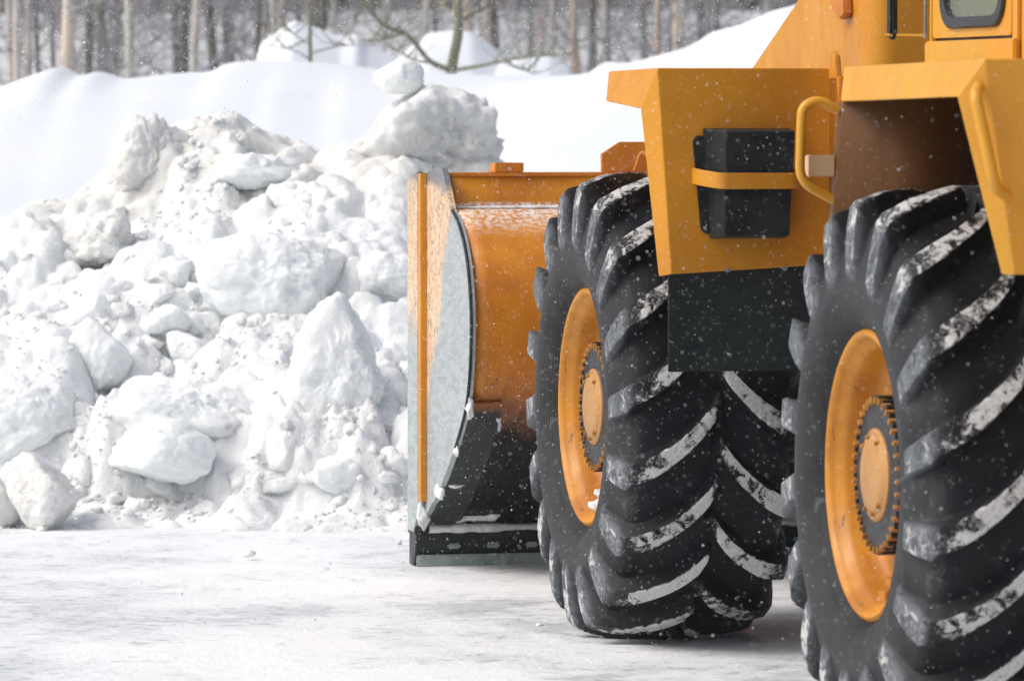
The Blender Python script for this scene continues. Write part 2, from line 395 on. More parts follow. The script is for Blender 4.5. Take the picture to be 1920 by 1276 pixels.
Z = C * (up ** .8) * down + .10 * fbm(np.stack([X * .45, Y * .4, 0 * X], -1), 3, 31) * up * down * (1 - np.exp(-((Y - 37) / 2) ** 2))
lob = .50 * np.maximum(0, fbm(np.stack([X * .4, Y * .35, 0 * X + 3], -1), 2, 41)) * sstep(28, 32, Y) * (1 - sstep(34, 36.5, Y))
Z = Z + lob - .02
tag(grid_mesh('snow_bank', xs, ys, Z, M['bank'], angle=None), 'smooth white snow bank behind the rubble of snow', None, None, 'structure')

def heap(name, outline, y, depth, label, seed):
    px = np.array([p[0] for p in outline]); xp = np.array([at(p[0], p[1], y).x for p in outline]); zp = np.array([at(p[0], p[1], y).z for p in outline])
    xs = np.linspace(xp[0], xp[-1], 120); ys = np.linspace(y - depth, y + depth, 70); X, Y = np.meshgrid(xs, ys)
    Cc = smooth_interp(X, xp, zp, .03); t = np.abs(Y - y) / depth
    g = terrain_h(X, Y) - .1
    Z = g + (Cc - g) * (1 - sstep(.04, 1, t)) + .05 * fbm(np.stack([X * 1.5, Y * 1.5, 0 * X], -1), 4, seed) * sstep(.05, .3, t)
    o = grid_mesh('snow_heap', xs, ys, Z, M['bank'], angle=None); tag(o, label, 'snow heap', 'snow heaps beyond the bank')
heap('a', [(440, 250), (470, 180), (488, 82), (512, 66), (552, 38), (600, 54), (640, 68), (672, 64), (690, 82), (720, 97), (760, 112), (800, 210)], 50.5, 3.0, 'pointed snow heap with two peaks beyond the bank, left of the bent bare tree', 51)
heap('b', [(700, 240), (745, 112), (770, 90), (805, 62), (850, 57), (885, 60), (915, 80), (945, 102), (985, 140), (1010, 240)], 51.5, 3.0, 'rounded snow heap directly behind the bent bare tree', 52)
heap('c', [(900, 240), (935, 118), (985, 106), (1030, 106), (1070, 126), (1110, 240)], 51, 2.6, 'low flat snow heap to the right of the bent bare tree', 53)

# ------------------------------------------------------------------ rubble snow pile
sil = [(-1500, 520), (-600, 480), (-200, 450), (0, 432), (60, 402), (130, 392), (190, 352), (250, 310), (278, 285), (310, 268), (333, 266), (348, 268), (390, 264), (440, 250), (480, 264), (530, 264), (570, 292), (620, 302), (700, 292), (800, 290), (870, 300), (920, 325), (960, 350), (1050, 380), (1300, 420), (1700, 460), (2300, 640)]
YC = 28.4
sx = np.array([at(p, q, YC).x for p, q in sil]); sz = np.array([at(p, q, YC).z for p, q in sil])
def foot(x): return 25.35 + .12 * np.sin(x * 1.7) + .1 * np.sin(x * 4.1 + 1)
def pile_h(X, Y, detail=True):
    C = smooth_interp(X, sx, sz, .05)
    B = np.minimum(sum(np.interp(X + k * .16, sx, sz) for k in range(-4, 5)) / 9 * .97, C + .12)
    wob = .35 * fbm(np.stack([X * 1.1, Y * 1.1, 0 * X + 4], -1), 3, 66)
    t = (Y - foot(X) - .30 * fbm(np.stack([X * 1.6, Y * 1.6, 0 * X + 2], -1), 5, 67)) / (YC - foot(X))
    tt = np.clip(t, 0, 1)
    up = np.clip(.07 * sstep(-.02, .08, t) + .93 * np.clip((tt - .03) / .97, 0, 1) ** .72, 0, 1)
    dn = 1 - .95 * sstep(YC + .05, YC + 2.6, Y)
    H = (B * up + (C - B) * sstep(.80, 1.0, t)) * dn + wob * .35 * sstep(.05, .3, t) * (1 - sstep(.75, .98, t))
    if detail:
        a = sstep(-.02, .12, t) * (1 - .6 * sstep(YC + .5, YC + 2, Y))
        wx = X + .06 * fbm(np.stack([X * 3.2, Y * 3.2, 0 * X], -1), 4, 61); wy = Y + .06 * fbm(np.stack([X * 3.2, Y * 3.2, 0 * X + 9], -1), 4, 62)
        top = 1 - .35 * sstep(.85, 1.0, t)
        H = H + a * top * (.60 * blocks(wx, wy * .8, .5, 71) + .50 * blocks(wx, wy * .9, .21, 72) + .42 * blocks(wx, wy, .10, 73) + .40 * blocks(wx, wy, .052, 74) - .12)
        H = H + a * .022 * fbm(np.stack([X * 9, Y * 9, 0 * X], -1), 5, 63, .65)
        H = H + sstep(-.28, 0, t) * (1 - sstep(.05, .2, t)) * (.34 * blocks(X, Y, .14, 75) + .34 * blocks(X, Y, .06, 76) + .03)
    return H - .12 * (1 - sstep(-.22, -.02, t))
xs = np.linspace(-5.5, 3.8, 540); ys = np.linspace(24.8, 31.3, 460); X, Y = np.meshgrid(xs, ys)
H = pile_h(X, Y); t_ = (Y - foot(X)) / (YC - foot(X))
dirt = np.clip(sstep(.55, .95, t_) * .9 + .35 * fbm(np.stack([X * .8, Y * .8, 0 * X], -1), 3, 81) + .05, 0, 1)
o = grid_mesh('snow_pile', xs, ys, H, M['pile'], angle=None, attrs={'dirt': dirt.ravel()})
tag(o, 'long ploughed pile of broken dirty white snow between ground and smooth bank', 'snow pile')

_HY = np.linspace(24.9, 29.7, 240)
def hit_pile(px, py):
    d = ray(px, py); t = _HY / d[1]; x = d[0] * t; z = CAM_H + d[2] * t
    k = np.argmax(z <= pile_h(x, _HY, False)); return Vector((x[k], _HY[k], z[k]))
_ico = {}
def ico(n):
    if n not in _ico:
        bm = bmesh.new(); bmesh.ops.create_icosphere(bm, subdivisions=n, radius=1)
        v = np.array([x.co[:] for x in bm.verts]); v /= np.linalg.norm(v, axis=1)[:, None]
        f = np.array([[q.index for q in x.verts] for x in bm.faces]); bm.free(); _ico[n] = (v, f)
    return _ico[n]
def rock_verts(dims, seed, sub=5, rough=.09, facets=13, k=14, cut=(.62, 1.0), flat=None):
    d, f = ico(sub); g = np.random.default_rng(seed)
    nn = g.normal(size=(facets, 3)); nn /= np.linalg.norm(nn, axis=1)[:, None]; off = g.uniform(cut[0], cut[1], facets)
    if flat is not None:
        for a in flat: nn = np.vstack([nn, np.array(a[:3]) / np.linalg.norm(a[:3])]); off = np.append(off, a[3])
    dots = np.maximum(d @ nn.T, .04); rr = off[None] / dots
    r = -np.log(np.exp(-k * np.minimum(rr, 3)).sum(1) + math.exp(-k * 1.08)) / k
    r = r / np.percentile(r, 95)
    p = d * r[:, None] * np.array(dims)[None]
    m = float(np.mean(dims))
    p = p + d * (m * rough * (fbm(d * 2.2 + seed, 3, seed) + .6 * fbm(d * 6 + seed, 5, seed + 5, .65)))[:, None]
    p = p + d * (.010 * (1 + 5 * rough) * (fbm(p / .07, 4, seed + 7, .6) - .35 * np.abs(fbm(p / .03, 2, seed + 8))))[:, None]
    p = p - d * (m * .12 * np.clip(fbm(d * 3.1 - seed, 3, seed + 9) - .1, 0, 1))[:, None]
    return p, f
def rock(name, loc, dims, seed, mat, label, cat='snow block', group=None, rot=(0, 0, 0), **k):
    v, f = rock_verts(dims, seed, **k)
    Rm = np.array(Matrix.Rotation(rot[2], 3, 'Z') @ Matrix.Rotation(rot[1], 3, 'Y') @ Matrix.Rotation(rot[0], 3, 'X'))
    o = mobj(name, v @ Rm.T, f, mat, angle=None, loc=loc); tag(o, label, cat, group); return o
G = 'snow blocks in the ploughed pile'
# px box (x0,y0,x1,y1), depth ratio, material, tilt, seed, label
big = [
 ((0, 852, 156, 1000), .9, 'dirty', 0.1, 11, 'rough round snow boulder lying alone on the ground at far left of the pile foot', 'boulder'),
 ((-70, 880, 42, 996), .9, 'dirty', -.2, 12, 'snow boulder cut by the left picture edge, behind the round one', 'boulder'),
 ((552, 562, 742, 862), .55, 'chunk', 0.06, 13, 'tallest upright snow slab of the pile, nearest the bucket', 'snow block'),
 ((208, 690, 482, 850), .7, 'chunk', 0.10, 14, 'wide flat-topped snow block above the domed one', 'snow block'),
 ((184, 778, 424, 925), .7, 'chunk', 0.05, 15, 'wide domed snow block at the pile foot under the flat-topped one', 'snow block'),
 ((-60, 686, 148, 895), .7, 'chunk', -.1, 16, 'big smooth snow block behind the round boulder at the left edge', 'snow block'),
 ((134, 598, 242, 746), .6, 'chunk', 0.0, 17, 'upright snow block above and left of the flat-topped one', 'snow block'),
 ((382, 418, 668, 616), .6, 'chunk', 0.12, 18, 'biggest rounded snow block halfway up the pile', 'snow block'),
 ((384, 284, 568, 356), .9, 'chunk', 0.03, 19, 'long flat slab of clean snow lying near the pile crest', 'snow slab'),
 ((612, 165, 950, 400), .6, 'dirty', 0.0, 20, 'broad dirty snow mound on the crest carrying a snowball', 'snow mound'),
 ((706, 112, 796, 181), .9, 'chunk', 0.0, 21, 'white snowball on top of the dirty mound', 'snowball'),
 ((246, 570, 352, 645), .8, 'chunk', -.15, 22, 'angular snow block right of the upright one, halfway down', 'snow block'),
 ((303, 618, 392, 690), .8, 'chunk', .5, 23, 'tilted oval snow lump resting on the flat-topped block', 'snow block'),
 ((438, 588, 512, 656), .8, 'chunk', .3, 24, 'small snow block directly under the biggest rounded one', 'snow block'),
 ((478, 640, 562, 738), .7, 'chunk', 0, 25, 'round-edged snow block touching the left side of the tallest slab', 'snow block'),
 ((498, 780, 572, 902), .6, 'chunk', .2, 26, 'narrow standing snow block left of the foot of the tallest slab', 'snow block'),
 ((568, 858, 692, 942), .8, 'chunk', 0, 27, 'low oval snow block under the tallest slab', 'snow block'),
 ((446, 872, 562, 928), .8, 'chunk', 0, 28, 'low snow block at the foot between the domed block and the oval one', 'snow block'),
 ((702, 838, 764, 910), .8, 'chunk', .2, 29, 'white snow block at the foot close to the bucket edge', 'snow block'),
 ((328, 764, 378, 806), .9, 'chunk', 0, 30, 'small snowball caught between the flat-topped and domed blocks', 'snowball'),
 ((668, 466, 790, 600), .6, 'chunk', -.2, 31, 'snow block beside the bucket edge right of the biggest rounded one', 'snow block'),
 ((116, 400, 270, 520), .6, 'dirty', .2, 32, 'dirty crumbling snow block left below the crest peak', 'snow block'),
 ((212, 206, 362, 440), .6, 'dirty', .08, 33, 'dirty snow pinnacle standing highest on the left of the crest', 'snow mound'),
 ((20, 400, 176, 492), .6, 'dirty', .1, 34, 'dirty crumbly snow lump at the upper left of the pile', 'snow mound'),
 ((430, 240, 470, 290), .8, 'dirty', .1, 35, 'small pointed dirty lump on the crest above the flat slab', 'snow block'),
 ((486, 338, 600, 420), .7, 'chunk', .1, 36, 'snow block under the right end of the flat slab', 'snow block'),
 ((230, 930, 282, 982), .9, 'chunk', .1, 37, 'small snowball at the foot right of the round boulder', 'snowball'),
 ((60, 600, 150, 690), .7, 'chunk', .1, 38, 'plain snow block left of the upright one', 'snow block'),
]
for (x0, y0, x1, y1), dr, mat, tilt, seed, lab, cat in big:
    cxp, cyp = (x0 + x1) / 2, (y0 + y1) / 2; hw_ = (x1 - x0) / 2
    if cat == 'boulder':
        g = on_ground(cxp, y1 - 6); yy = g.y + .12
    elif seed == 20: yy = 28.4
    elif seed == 21: yy = 28.4
    elif seed in (33, 35): yy = 28.15
    elif seed == 34: yy = 28.0
    elif seed == 37: yy = on_ground(cxp, y1).y
    else: yy = hit_pile(cxp, y1 - .34 * (y1 - y0)).y - (.10 if hw_ > 90 else .04)
    c = at(cxp, cyp, yy); hw = (x1 - x0) / 2 * yy / F_PX; hh = (y1 - y0) / 2 * yy / F_PX
    dims = (hw * 1.12, max(hw, hh) * dr * 1.15, hh * 1.12)
    kw = dict(sub=6 if hw * hh > .03 else 5, rough=.085 if mat == 'chunk' else .13, facets=10 if mat == 'chunk' else 14, cut=(.55, 1.0))
    if seed == 14: kw['flat'] = [(0, -.2, 1, .55)]
    if seed == 19: kw.update(facets=5, rough=.12, flat=[(0, 0, 1, .75), (0, 0, -1, .8), (1, -.2, 0, .85), (-1, -.3, .1, .85)])
    if seed in (20, 33, 34, 32): kw['rough'] = .19
    if seed in (21, 30, 37): kw.update(facets=20, cut=(.8, 1.0), rough=.09)
    if seed in (11, 12): kw.update(facets=10, cut=(.6, 1.0), rough=.07)
    if seed == 13: kw['flat'] = [(0, -1, .15, .62), (.8, -.6, 0, .8)]
    rock({'boulder': 'snow_boulder', 'snowball': 'snowball', 'snow slab': 'snow_slab', 'snow mound': 'snow_mound'}.get(cat, 'snow_block'), c, dims, seed, M[mat], lab, cat, G, (0, tilt, 0), k=16, **kw)

# mid-sized blocks packed between the big ones, each named by the block it touches
keyname = {12: 'boulder at the left edge', 11: 'lone round boulder', 13: 'tallest upright slab', 14: 'flat-topped block', 15: 'domed block', 16: 'big smooth block at the left', 17: 'upright left block', 18: 'biggest rounded block', 19: 'long flat slab', 20: 'dirty mound', 32: 'crumbling dirty block', 33: 'highest dirty pinnacle', 31: 'block beside the bucket edge', 34: 'dirty upper left lump', 27: 'low oval block', 29: 'white block close to the bucket', 26: 'narrow standing block'}
cen = {seed: ((b[0] + b[2]) / 2, (b[1] + b[3]) / 2, (b[2] - b[0]) / 2, (b[3] - b[1]) / 2) for b, _, _, _, seed, _, _ in big if seed in keyname}
seen_lab = set(); placed = []; tries = 0; gm = random.Random(41)
while len(placed) < 90 and tries < 4000:
    tries += 1
    px, py = gm.uniform(-60, 785), gm.uniform(300, 925); lo = np.interp(px, [p[0] for p in sil], [p[1] for p in sil])
    if py < lo + 45: continue
    rad = gm.uniform(22, 62) * (.7 if py < 480 else 1.0)
    if any((px - a) ** 2 + (py - b) ** 2 < (.62 * (rad + c)) ** 2 for a, b, c in placed): continue
    if any(abs(px - c[0]) < c[2] * .85 and abs(py - c[1]) < c[3] * .85 for c in cen.values()): continue
    k = min(cen, key=lambda q: max(0, abs(px - cen[q][0]) - cen[q][2]) + max(0, abs(py - cen[q][1]) - cen[q][3]))
    c = cen[k]; dx, dy = px - c[0], py - c[1]
    rel = ('above' if dy < 0 else 'below') if abs(dy) / c[3] > abs(dx) / c[2] else ('left of' if dx < 0 else 'right of')
    w_, h_ = gm.uniform(.85, 1.3), gm.uniform(.7, 1.0)
    size = 'small' if rad < 28 else 'mid-sized' if rad < 38 else 'large'; shape = 'squat' if h_ / w_ < .66 else 'stout' if h_ / w_ < .85 else 'round'
    lab = f'{size} {shape} snow block {rel} the {keyname[k]}'
    for extra in ('', ', farther one', ', second one', ', outermost one'):
        if lab + extra not in seen_lab: lab += extra; break
    else: continue
    seen_lab.add(lab); placed.append((px, py, rad)); p = hit_pile(px, py); m_ = rad * p.y / F_PX
    rock('snow_block', (p.x, p.y + m_ * .30, p.z), (m_ * w_ * 1.1, m_, m_ * h_ * 1.1), 500 + len(placed), M['dirty'] if py < lo + 130 and gm.random() < .6 else M['chunk'], lab, 'snow block', G, (gm.uniform(-.5, .5), gm.uniform(-.5, .5), gm.uniform(0, 6)), sub=5, rough=.10, facets=9, cut=(.5, 1.0), k=18)
# small lumps: meshes shared between copies
lump_src = []
for i in range(7):
    v, f = rock_verts((1, random.uniform(.8, 1), random.uniform(.65, .9)), 200 + i, sub=4, rough=.16, facets=9)
    me = bpy.data.meshes.new('snow_lump'); me.from_pydata(v.tolist(), [], f.tolist()); me.polygons.foreach_set('use_smooth', np.ones(len(f), dtype=bool))
    me.materials.append(M['chunk'] if i < 5 else M['dirty']); lump_src.append(me)
def lump(loc, r, label, group, i=None):
    o = bpy.data.objects.new('snow_lump', lump_src[i if i is not None else random.randrange(7)]); COL.objects.link(o)
    o.location = loc; o.scale = (r * random.uniform(.8, 1.2), r * random.uniform(.8, 1.1), r * random.uniform(.7, 1.05)); o.rotation_euler = (random.uniform(-.6, .6), random.uniform(-.6, .6), random.uniform(0, 6.3))
    tag(o, label, 'snow lump', group)
n = 0
for k in range(2000):
    if n >= 90: break
    px, py = random.uniform(-60, 790), random.uniform(300, 930)
    if py < np.interp(px, [p[0] for p in sil], [p[1] for p in sil]) + 25: continue
    p = hit_pile(px, py); r = min(.07, .014 + random.expovariate(1 / .018)); h = p.z + .03
    lump((p.x, p.y, h + r * .15), r, 'loose snow lump among the broken blocks of the pile slope', 'loose lumps on the pile slope', None if py < 520 else random.randrange(5)); n += 1
for k in range(60):
    px, py = random.uniform(120, 775), 985 - abs(random.gauss(0, 26)); p = on_ground(px, py); r = min(.09, .010 + random.expovariate(1 / .022))
    h = float(pile_h(np.array([p.x]), np.array([p.y]))[0]); lump((p.x, p.y, max(0, h) + r * .25), r, 'crumb of snow lying along the foot of the pile', 'crumbs along the pile foot', random.randrange(5))
for px, py, r, lab in ((467, 1046, .035, 'lone small snow lump out on the icy ground in front of the pile'), (576, 996, .033, 'lone snow lump on the ground just before the pile foot'), (613, 1070, .017, 'smallest lone snow crumb out on the icy ground, nearest to the loader'), (748, 1020, .022, 'lone snow crumb on the ground beside the bucket corner')):
    p = on_ground(px, py); lump((p.x, p.y, r * .5), r, lab, None, 1)

def crumbs():
    g = np.random.default_rng(17); d, f = ico(1); X = []; Y = []; Rr = []
    n = 5200; x = g.uniform(-4.8, .4, n); yf = foot(x) + .25 + g.normal(0, .24, n); kk = fbm(np.stack([x * 2.5, yf * 2.5, 0 * x], -1), 3, 86) > -.05; x, yf = x[kk], yf[kk]; n = len(x); X.append(x); Y.append(yf); Rr.append(.003 + g.exponential(.005, n))
    n = 9000; x = g.uniform(-4.8, .6, n); y = g.uniform(25.2, 29.0, n); kk = fbm(np.stack([x * 1.7, y * 1.7, 0 * x], -1), 3, 85) + g.normal(0, .10, n) > .20; x, y = x[kk], y[kk]; n = len(x); X.append(x); Y.append(y); Rr.append(.004 + g.exponential(.007, n))
    n = 700; x = g.uniform(-4.5, 5, n); y = 25.2 - np.abs(g.normal(0, 3.2, n)); X.append(x); Y.append(y); Rr.append(.0015 + g.exponential(.002, n))
    X, Y, Rr = map(np.concatenate, (X, Y, Rr)); Rr = np.minimum(Rr, .045); n = len(X)
    h = np.maximum(pile_h(X, Y), .004) * (Y > 24.9) + .004 * (Y <= 24.9)
    sq = np.stack([g.uniform(.7, 1.3, n), g.uniform(.7, 1.3, n), g.uniform(.6, 1, n)], -1)
    P = d[None] * (1 + g.uniform(-.28, .2, (n, len(d), 1))) * (sq * Rr[:, None])[:, None, :] + np.stack([X, Y, h + Rr * .1], -1)[:, None]
    F = (f[None] + (np.arange(n) * len(d))[:, None, None]).reshape(-1, 3)
    tag(mobj('snow_crumbs', P.reshape(-1, 3), F, M['chunk'], angle=None), 'fine crumbled snow strewn over the pile and its foot', None, None, 'stuff')
crumbs()

# ------------------------------------------------------------------ the wood
def tree_meshes(seed, h=9.0, r=.11, lean=.02):
    g = random.Random(seed)
    t = MB(); pts = []; a = g.uniform(0, 6.28); x = y = 0
    for i in range(12):
        z = h * i / 11; pts.append((x, y, z - .3)); x += g.uniform(-.05, .05) + lean * math.cos(a); y += g.uniform(-.05, .05) + lean * math.sin(a)
    t.tube(pts, r, 10, [r * (1.15 if i == 0 else 1 - .8 * i / 11) for i in range(12)])
    c = MB()
    for k in range(34):
        i = g.uniform(1.4, 10.5); j = int(i); f = i - j
        p = Vector(pts[j]).lerp(Vector(pts[j + 1]), f); an = g.uniform(0, 6.28); L = g.uniform(.6, 1.9) * (1 - i / 16); rr = g.uniform(.008, .022)
        d = Vector((math.cos(an), math.sin(an), g.uniform(.1, 1.0))).normalized(); q = p.copy(); bp = [p]
        for m_ in range(4):
            q = q + d * L / 4; d = (d + Vector((g.uniform(-.3, .3), g.uniform(-.3, .3), g.uniform(-.1, .3)))).normalized(); bp.append(q.copy())
            for tw in range(2):
                e = (d + Vector((g.uniform(-1, 1), g.uniform(-1, 1), g.uniform(-.5, .8)))).normalized()
                c.tube([q, q + e * g.uniform(.2, .6)], rr * .4, 3, [rr * .5, rr * .2], cap=False)
        c.tube(bp, rr, 4, [rr, rr * .85, rr * .7, rr * .5, rr * .3], cap=False)
    return t, c
protos = []
def make_tree(kind, bark_m, seed, h, r, lean=.02):
    root = empty(kind, (0, 0, -50)); t, c = tree_meshes(seed, h, r, lean)
    t.build('trunk', M[bark_m], root, 60, recalc=False); c.build('crown', M['twig'], root, 60, recalc=False); return root
def copy_tree(root, loc, rz, sc, label, group):
    o = root.copy(); COL.objects.link(o); o.location = loc; o.rotation_euler = (0, 0, rz); o.scale = (sc, sc, 1.0)
    tag(o, label, 'tree', group)
    for ch in root.children: c = ch.copy(); COL.objects.link(c); c.parent = o
    return o
K = {'birch': [make_tree('birch_tree', 'birch', 300 + i, 10, .062, .03) for i in range(3)], 'amber': [make_tree('birch_tree', 'amber_birch', 310, 10, .095, .02)],
     'grey': [make_tree('bare_tree', 'grey_bark', 320 + i, 11, .065, .02) for i in range(3)], 'red': [make_tree('birch_tree', 'red_bark', 330 + i, 9, .05, .045) for i in range(2)]}
def th(x, y): return float(terrain_h(np.array([x]), np.array([y]))[0])
named = [(32, 'birch', 54, .95, 'white birch trunk nearest the left picture edge'), (127, 'amber', 52, 1.0, 'thick birch with amber and white bark, thickest trunk of the wood at left'), (236, 'birch', 55, 1.0, 'white birch standing a little right of the thick amber one'),
  (251, 'red', 58, .7, 'thin reddish trunk close beside a white birch'), (348, 'birch', 58, .95, 'pale birch left of the pointed snow heap'), (170, 'grey', 60, .95, 'dark slim trunk just right of the thick amber birch'), (195, 'grey', 62, .9, 'second dark slim trunk right of the thick amber birch'),
  (410, 'grey', 64, 1.2, 'dark mossy trunk left of the pointed snow heap'), (527, 'birch', 60, 1.0, 'birch rising behind the pointed snow heap'), (795, 'birch', 60, .95, 'pale birch between the pointed heap and the bent bare tree'), (1078, 'red', 56, .9, 'reddish birch at the end of the low flat heap, left one of a pair'),
  (1110, 'red', 57, 1.1, 'reddish birch at the end of the low flat heap, right one of a pair'), (1215, 'red', 55, 1.1, 'leaning reddish-white birch right of the reddish pair'), (1266, 'amber', 57, .75, 'straight amber birch above the snow bank slope'), (1285, 'birch', 60, .8, 'grey-white birch close behind the straight amber one'), (1145, 'birch', 64, .8, 'thin grey-white birch between the reddish pair and the leaning one'),
  (910, 'birch', 66, .8, 'pale thin trunk right behind the bent bare tree'), (480, 'grey', 62, .7, 'thin dark trunk at the left end of the pointed heap')]
used = []
for px, kd, y, sc, lab in named:
    y *= 1.11; p = at(px, 60, y); src = random.choice(K[kd]); copy_tree(src, (p.x, y, th(p.x, y)), random.uniform(0, 6.3), sc, lab, 'trees of the bare wood'); used.append((p.x, y))
n = 0; labs = {'birch': 'pale slim birch trunk deep in the hazy bare wood', 'grey': 'dark slim bare tree deep in the hazy wood', 'red': 'reddish slim birch deep in the hazy wood', 'amber': 'amber-barked birch deep in the hazy wood'}
while n < 230:
    y = 64 + 66 * random.random() ** .8; half = 1250 / F_PX * y; x = random.uniform(-half, half)
    if any(abs(x - a) < .25 and abs(y - b) < 1.2 for a, b in used): continue
    used.append((x, y)); kd = random.choices(['birch', 'grey', 'red', 'amber'], [3, 5, 1.2, .3])[0]
    copy_tree(random.choice(K[kd]), (x, y, th(x, y)), random.uniform(0, 6.3), random.uniform(.55, 1.15), labs[kd], 'trees of the bare wood'); n += 1
for l in K.values():
    for r_ in l:
        for ch in list(r_.children): bpy.data.objects.remove(ch)
        bpy.data.objects.remove(r_)
# far-off wood and undergrowth that read as one mass
def sticks(name, n, ylo, yhi, zlo, zhi, L, rad, mat, label, up=.6, foot_=False, seed=5, wide=1400):
    g = np.random.default_rng(seed); y = g.uniform(ylo, yhi, n); x = g.uniform(-1, 1, n) * (wide / F_PX) * y
    gz = terrain_h(x, y); z = gz + (g.uniform(zlo, zhi, n) if not foot_ else 0 * x - .2)
    d = g.normal(size=(n, 3)) * np.array([1, .6, .5]); d[:, 2] += up; d /= np.linalg.norm(d, axis=1)[:, None]
    if foot_: d = np.stack([g.normal(0, .03, n), g.normal(0, .03, n), np.ones(n)], -1)
    Ls = g.uniform(*L, n); rr = g.uniform(*rad, n)
    a = np.cross(d, np.array([0, 1, .1])); a /= np.linalg.norm(a, axis=1)[:, None]; b = np.cross(d, a); base = np.stack([x, y, z], -1)
    V = []
    for end, tp in ((0, 1), (1, .45)):
        for k in range(3):
            an = 2 * math.pi * k / 3; V.append(base + d * (Ls * end)[:, None] + (a * math.cos(an) + b * math.sin(an)) * (rr * tp)[:, None])
    V = np.stack(V, 1).reshape(-1, 3); i = (np.arange(n) * 6)[:, None]
    F = np.concatenate([i + np.array([[k, (k + 1) % 3, 3 + (k + 1) % 3, 3 + k]]) for k in range(3)], 0)
    tag(mobj(name, V, F, mat, smooth=False), label, None, None, 'stuff')
sticks('undergrowth', 30000, 74, 135, .8, 5.8, (.4, 1.6), (.005, .014), M['twig'], 'tangle of thin bare twigs filling the wood', .35)
sticks('far_woods', 4600, 122, 175, 0, 0, (9, 13), (.07, .17), M['grey_bark'], 'far-off bare wood reading as one grey mass', 1, True, 6, 2900)

# bent bare tree and the slim sapling between bank and heaps
def limb_tree(name, y, limbs, mat, label, twigs=8, seed=1, snow=None):
    g = random.Random(seed); base = at(*limbs[0][0][0], y); root = empty(name, (base.x, y, base.z - .4)); tag(root, label, 'tree')
    off = Vector((base.x, y, base.z - .4)); tr = MB(); cr = MB()
    for li, (pts, r0, r1, dy) in enumerate(limbs):
        P = []
        for i, (a, b) in enumerate(pts):
            f = i / (len(pts) - 1); P.append(at(a, b, y + dy * f) - off)
        if li == 0: P = [P[0] - Vector((0, 0, .6))] + P
        P = arc_path(P, .12, 4); n_ = len(P); tgt = tr if li == 0 else cr
        tgt.tube(P, r0, 8, [r0 + (r1 - r0) * i / (n_ - 1) for i in range(n_)])
        if li:
            for k in range(twigs):
                q = P[g.randrange(n_ // 3, n_)]; pr = q
                d = Vector((g.uniform(-1, 1), g.uniform(-.7, .7), g.uniform(.0, 1))).normalized(); L = g.uniform(.15, .5)
                pp = [q, q + d * L * .5, q + (d + Vector((g.uniform(-.3, .3), 0, .3))) * L]
                cr.tube(pp, .004, 4, [.007, .005, .002], cap=False)
    tr.build('trunk', M[mat], root, 60, recalc=False); cr.build('crown', M[mat], root, 60, recalc=False)
limb_tree('bare_tree', 46.8, [([(843, 160), (848, 118), (861, 60), (858, 10), (852, -60), (850, -260)], .052, .035, 0), ([(846, 132), (805, 118), (782, 85), (760, 62), (715, 50), (690, 10), (640, -10), (600, -60)], .026, .010, -.5),
  ([(860, 42), (900, 20), (935, 0), (980, -40)], .020, .008, .4), ([(850, 132), (900, 124), (960, 110), (1010, 106), (1075, 99)], .019, .006, -.4), ([(852, 25), (820, 5), (800, -30)], .016, .006, .3), ([(805, 118), (770, 112), (745, 95)], .012, .005, .2), ([(760, 62), (720, 75), (690, 78)], .012, .005, -.3), ([(940, 113), (985, 132), (1000, 138)], .008, .004, 0), ([(858, 0), (900, -60), (960, -140)], .02, .008, .5), ([(855, -60), (780, -120), (720, -220)], .02, .008, -.5)],
  'moss_bark', 'bent mossy bare tree with spreading low branches growing from the snow bank', 12, 3)
limb_tree('sapling', 47.4, [([(582, 150), (582, 100), (581, 40), (577, -40), (575, -200)], .022, .012, 0), ([(582, 112), (550, 92), (505, 88)], .008, .003, -.2), ([(582, 100), (640, 84), (700, 86)], .008, .003, .2), ([(582, 86), (545, 60), (520, 40)], .007, .003, .2), ([(581, 40), (620, 10), (650, -30)], .008, .003, .2)],
  'moss_bark', 'thin leafless sapling in front of the pointed snow heap', 6, 4)

# ------------------------------------------------------------------ the wheel loader
LR = 'wheel_loader'
L = empty(LR, (2.113, 18.402, 0), R(12.6))
tag(L, 'big yellow-orange wheel loader with its bucket lowered at the snow pile', 'wheel loader')
# -- tyre
base_p = [(0, .845), (.12, .842), (.22, .832), (.285, .802), (.306, .772), (.318, .732), (.331, .695), (.345, .655), (.359, .60), (.352, .54), (.325, .49), (.290, .458), (.270, .44)]
top_p = [(0, .912), (.12, .908), (.23, .895), (.322, .864), (.340, .844), (.353, .79), (.360, .725), (.364, .655), (.362, .60), (.352, .54), (.325, .49), (.290, .458), (.270, .44)]
NS = 64; si = np.linspace(0, 12, NS) ; si = np.sort(np.unique(np.concatenate([si, [3, 3.4, 3.7, 4, 4.15, 4.4]])))
def interp_p(P):
    P = np.array(P); k = np.arange(len(P)); out = []
    for c in (0, 1): out.append(np.interp(si, k, P[:, c]))
    return np.stack(out, -1)
def smooth_curve(a, it=2):
    for _ in range(it): a[1:-1] = .25 * a[:-2] + .5 * a[1:-1] + .25 * a[2:]
    return a
bp = smooth_curve(interp_p(base_p), 3); tp = interp_p(top_p); tp[si > 5.4] = smooth_curve(tp.copy(), 2)[si > 5.4]
half_s = np.concatenate([-si[::-1][:-1], si])            # -12 .. 12
BP = np.concatenate([bp[::-1][:-1] * [-1, 1], bp]); TP = np.concatenate([tp[::-1][:-1] * [-1, 1], tp])
NL = 18; hp = np.linspace(0, .5, 22, endpoint=False) ; ph = np.concatenate([hp, hp + .5])
U = (np.arange(NL)[:, None] + ph[None]).ravel() / NL * 2 * math.pi; PH = np.tile(ph, NL)
ab = np.abs(half_s); lat = np.abs(BP[:, 0])
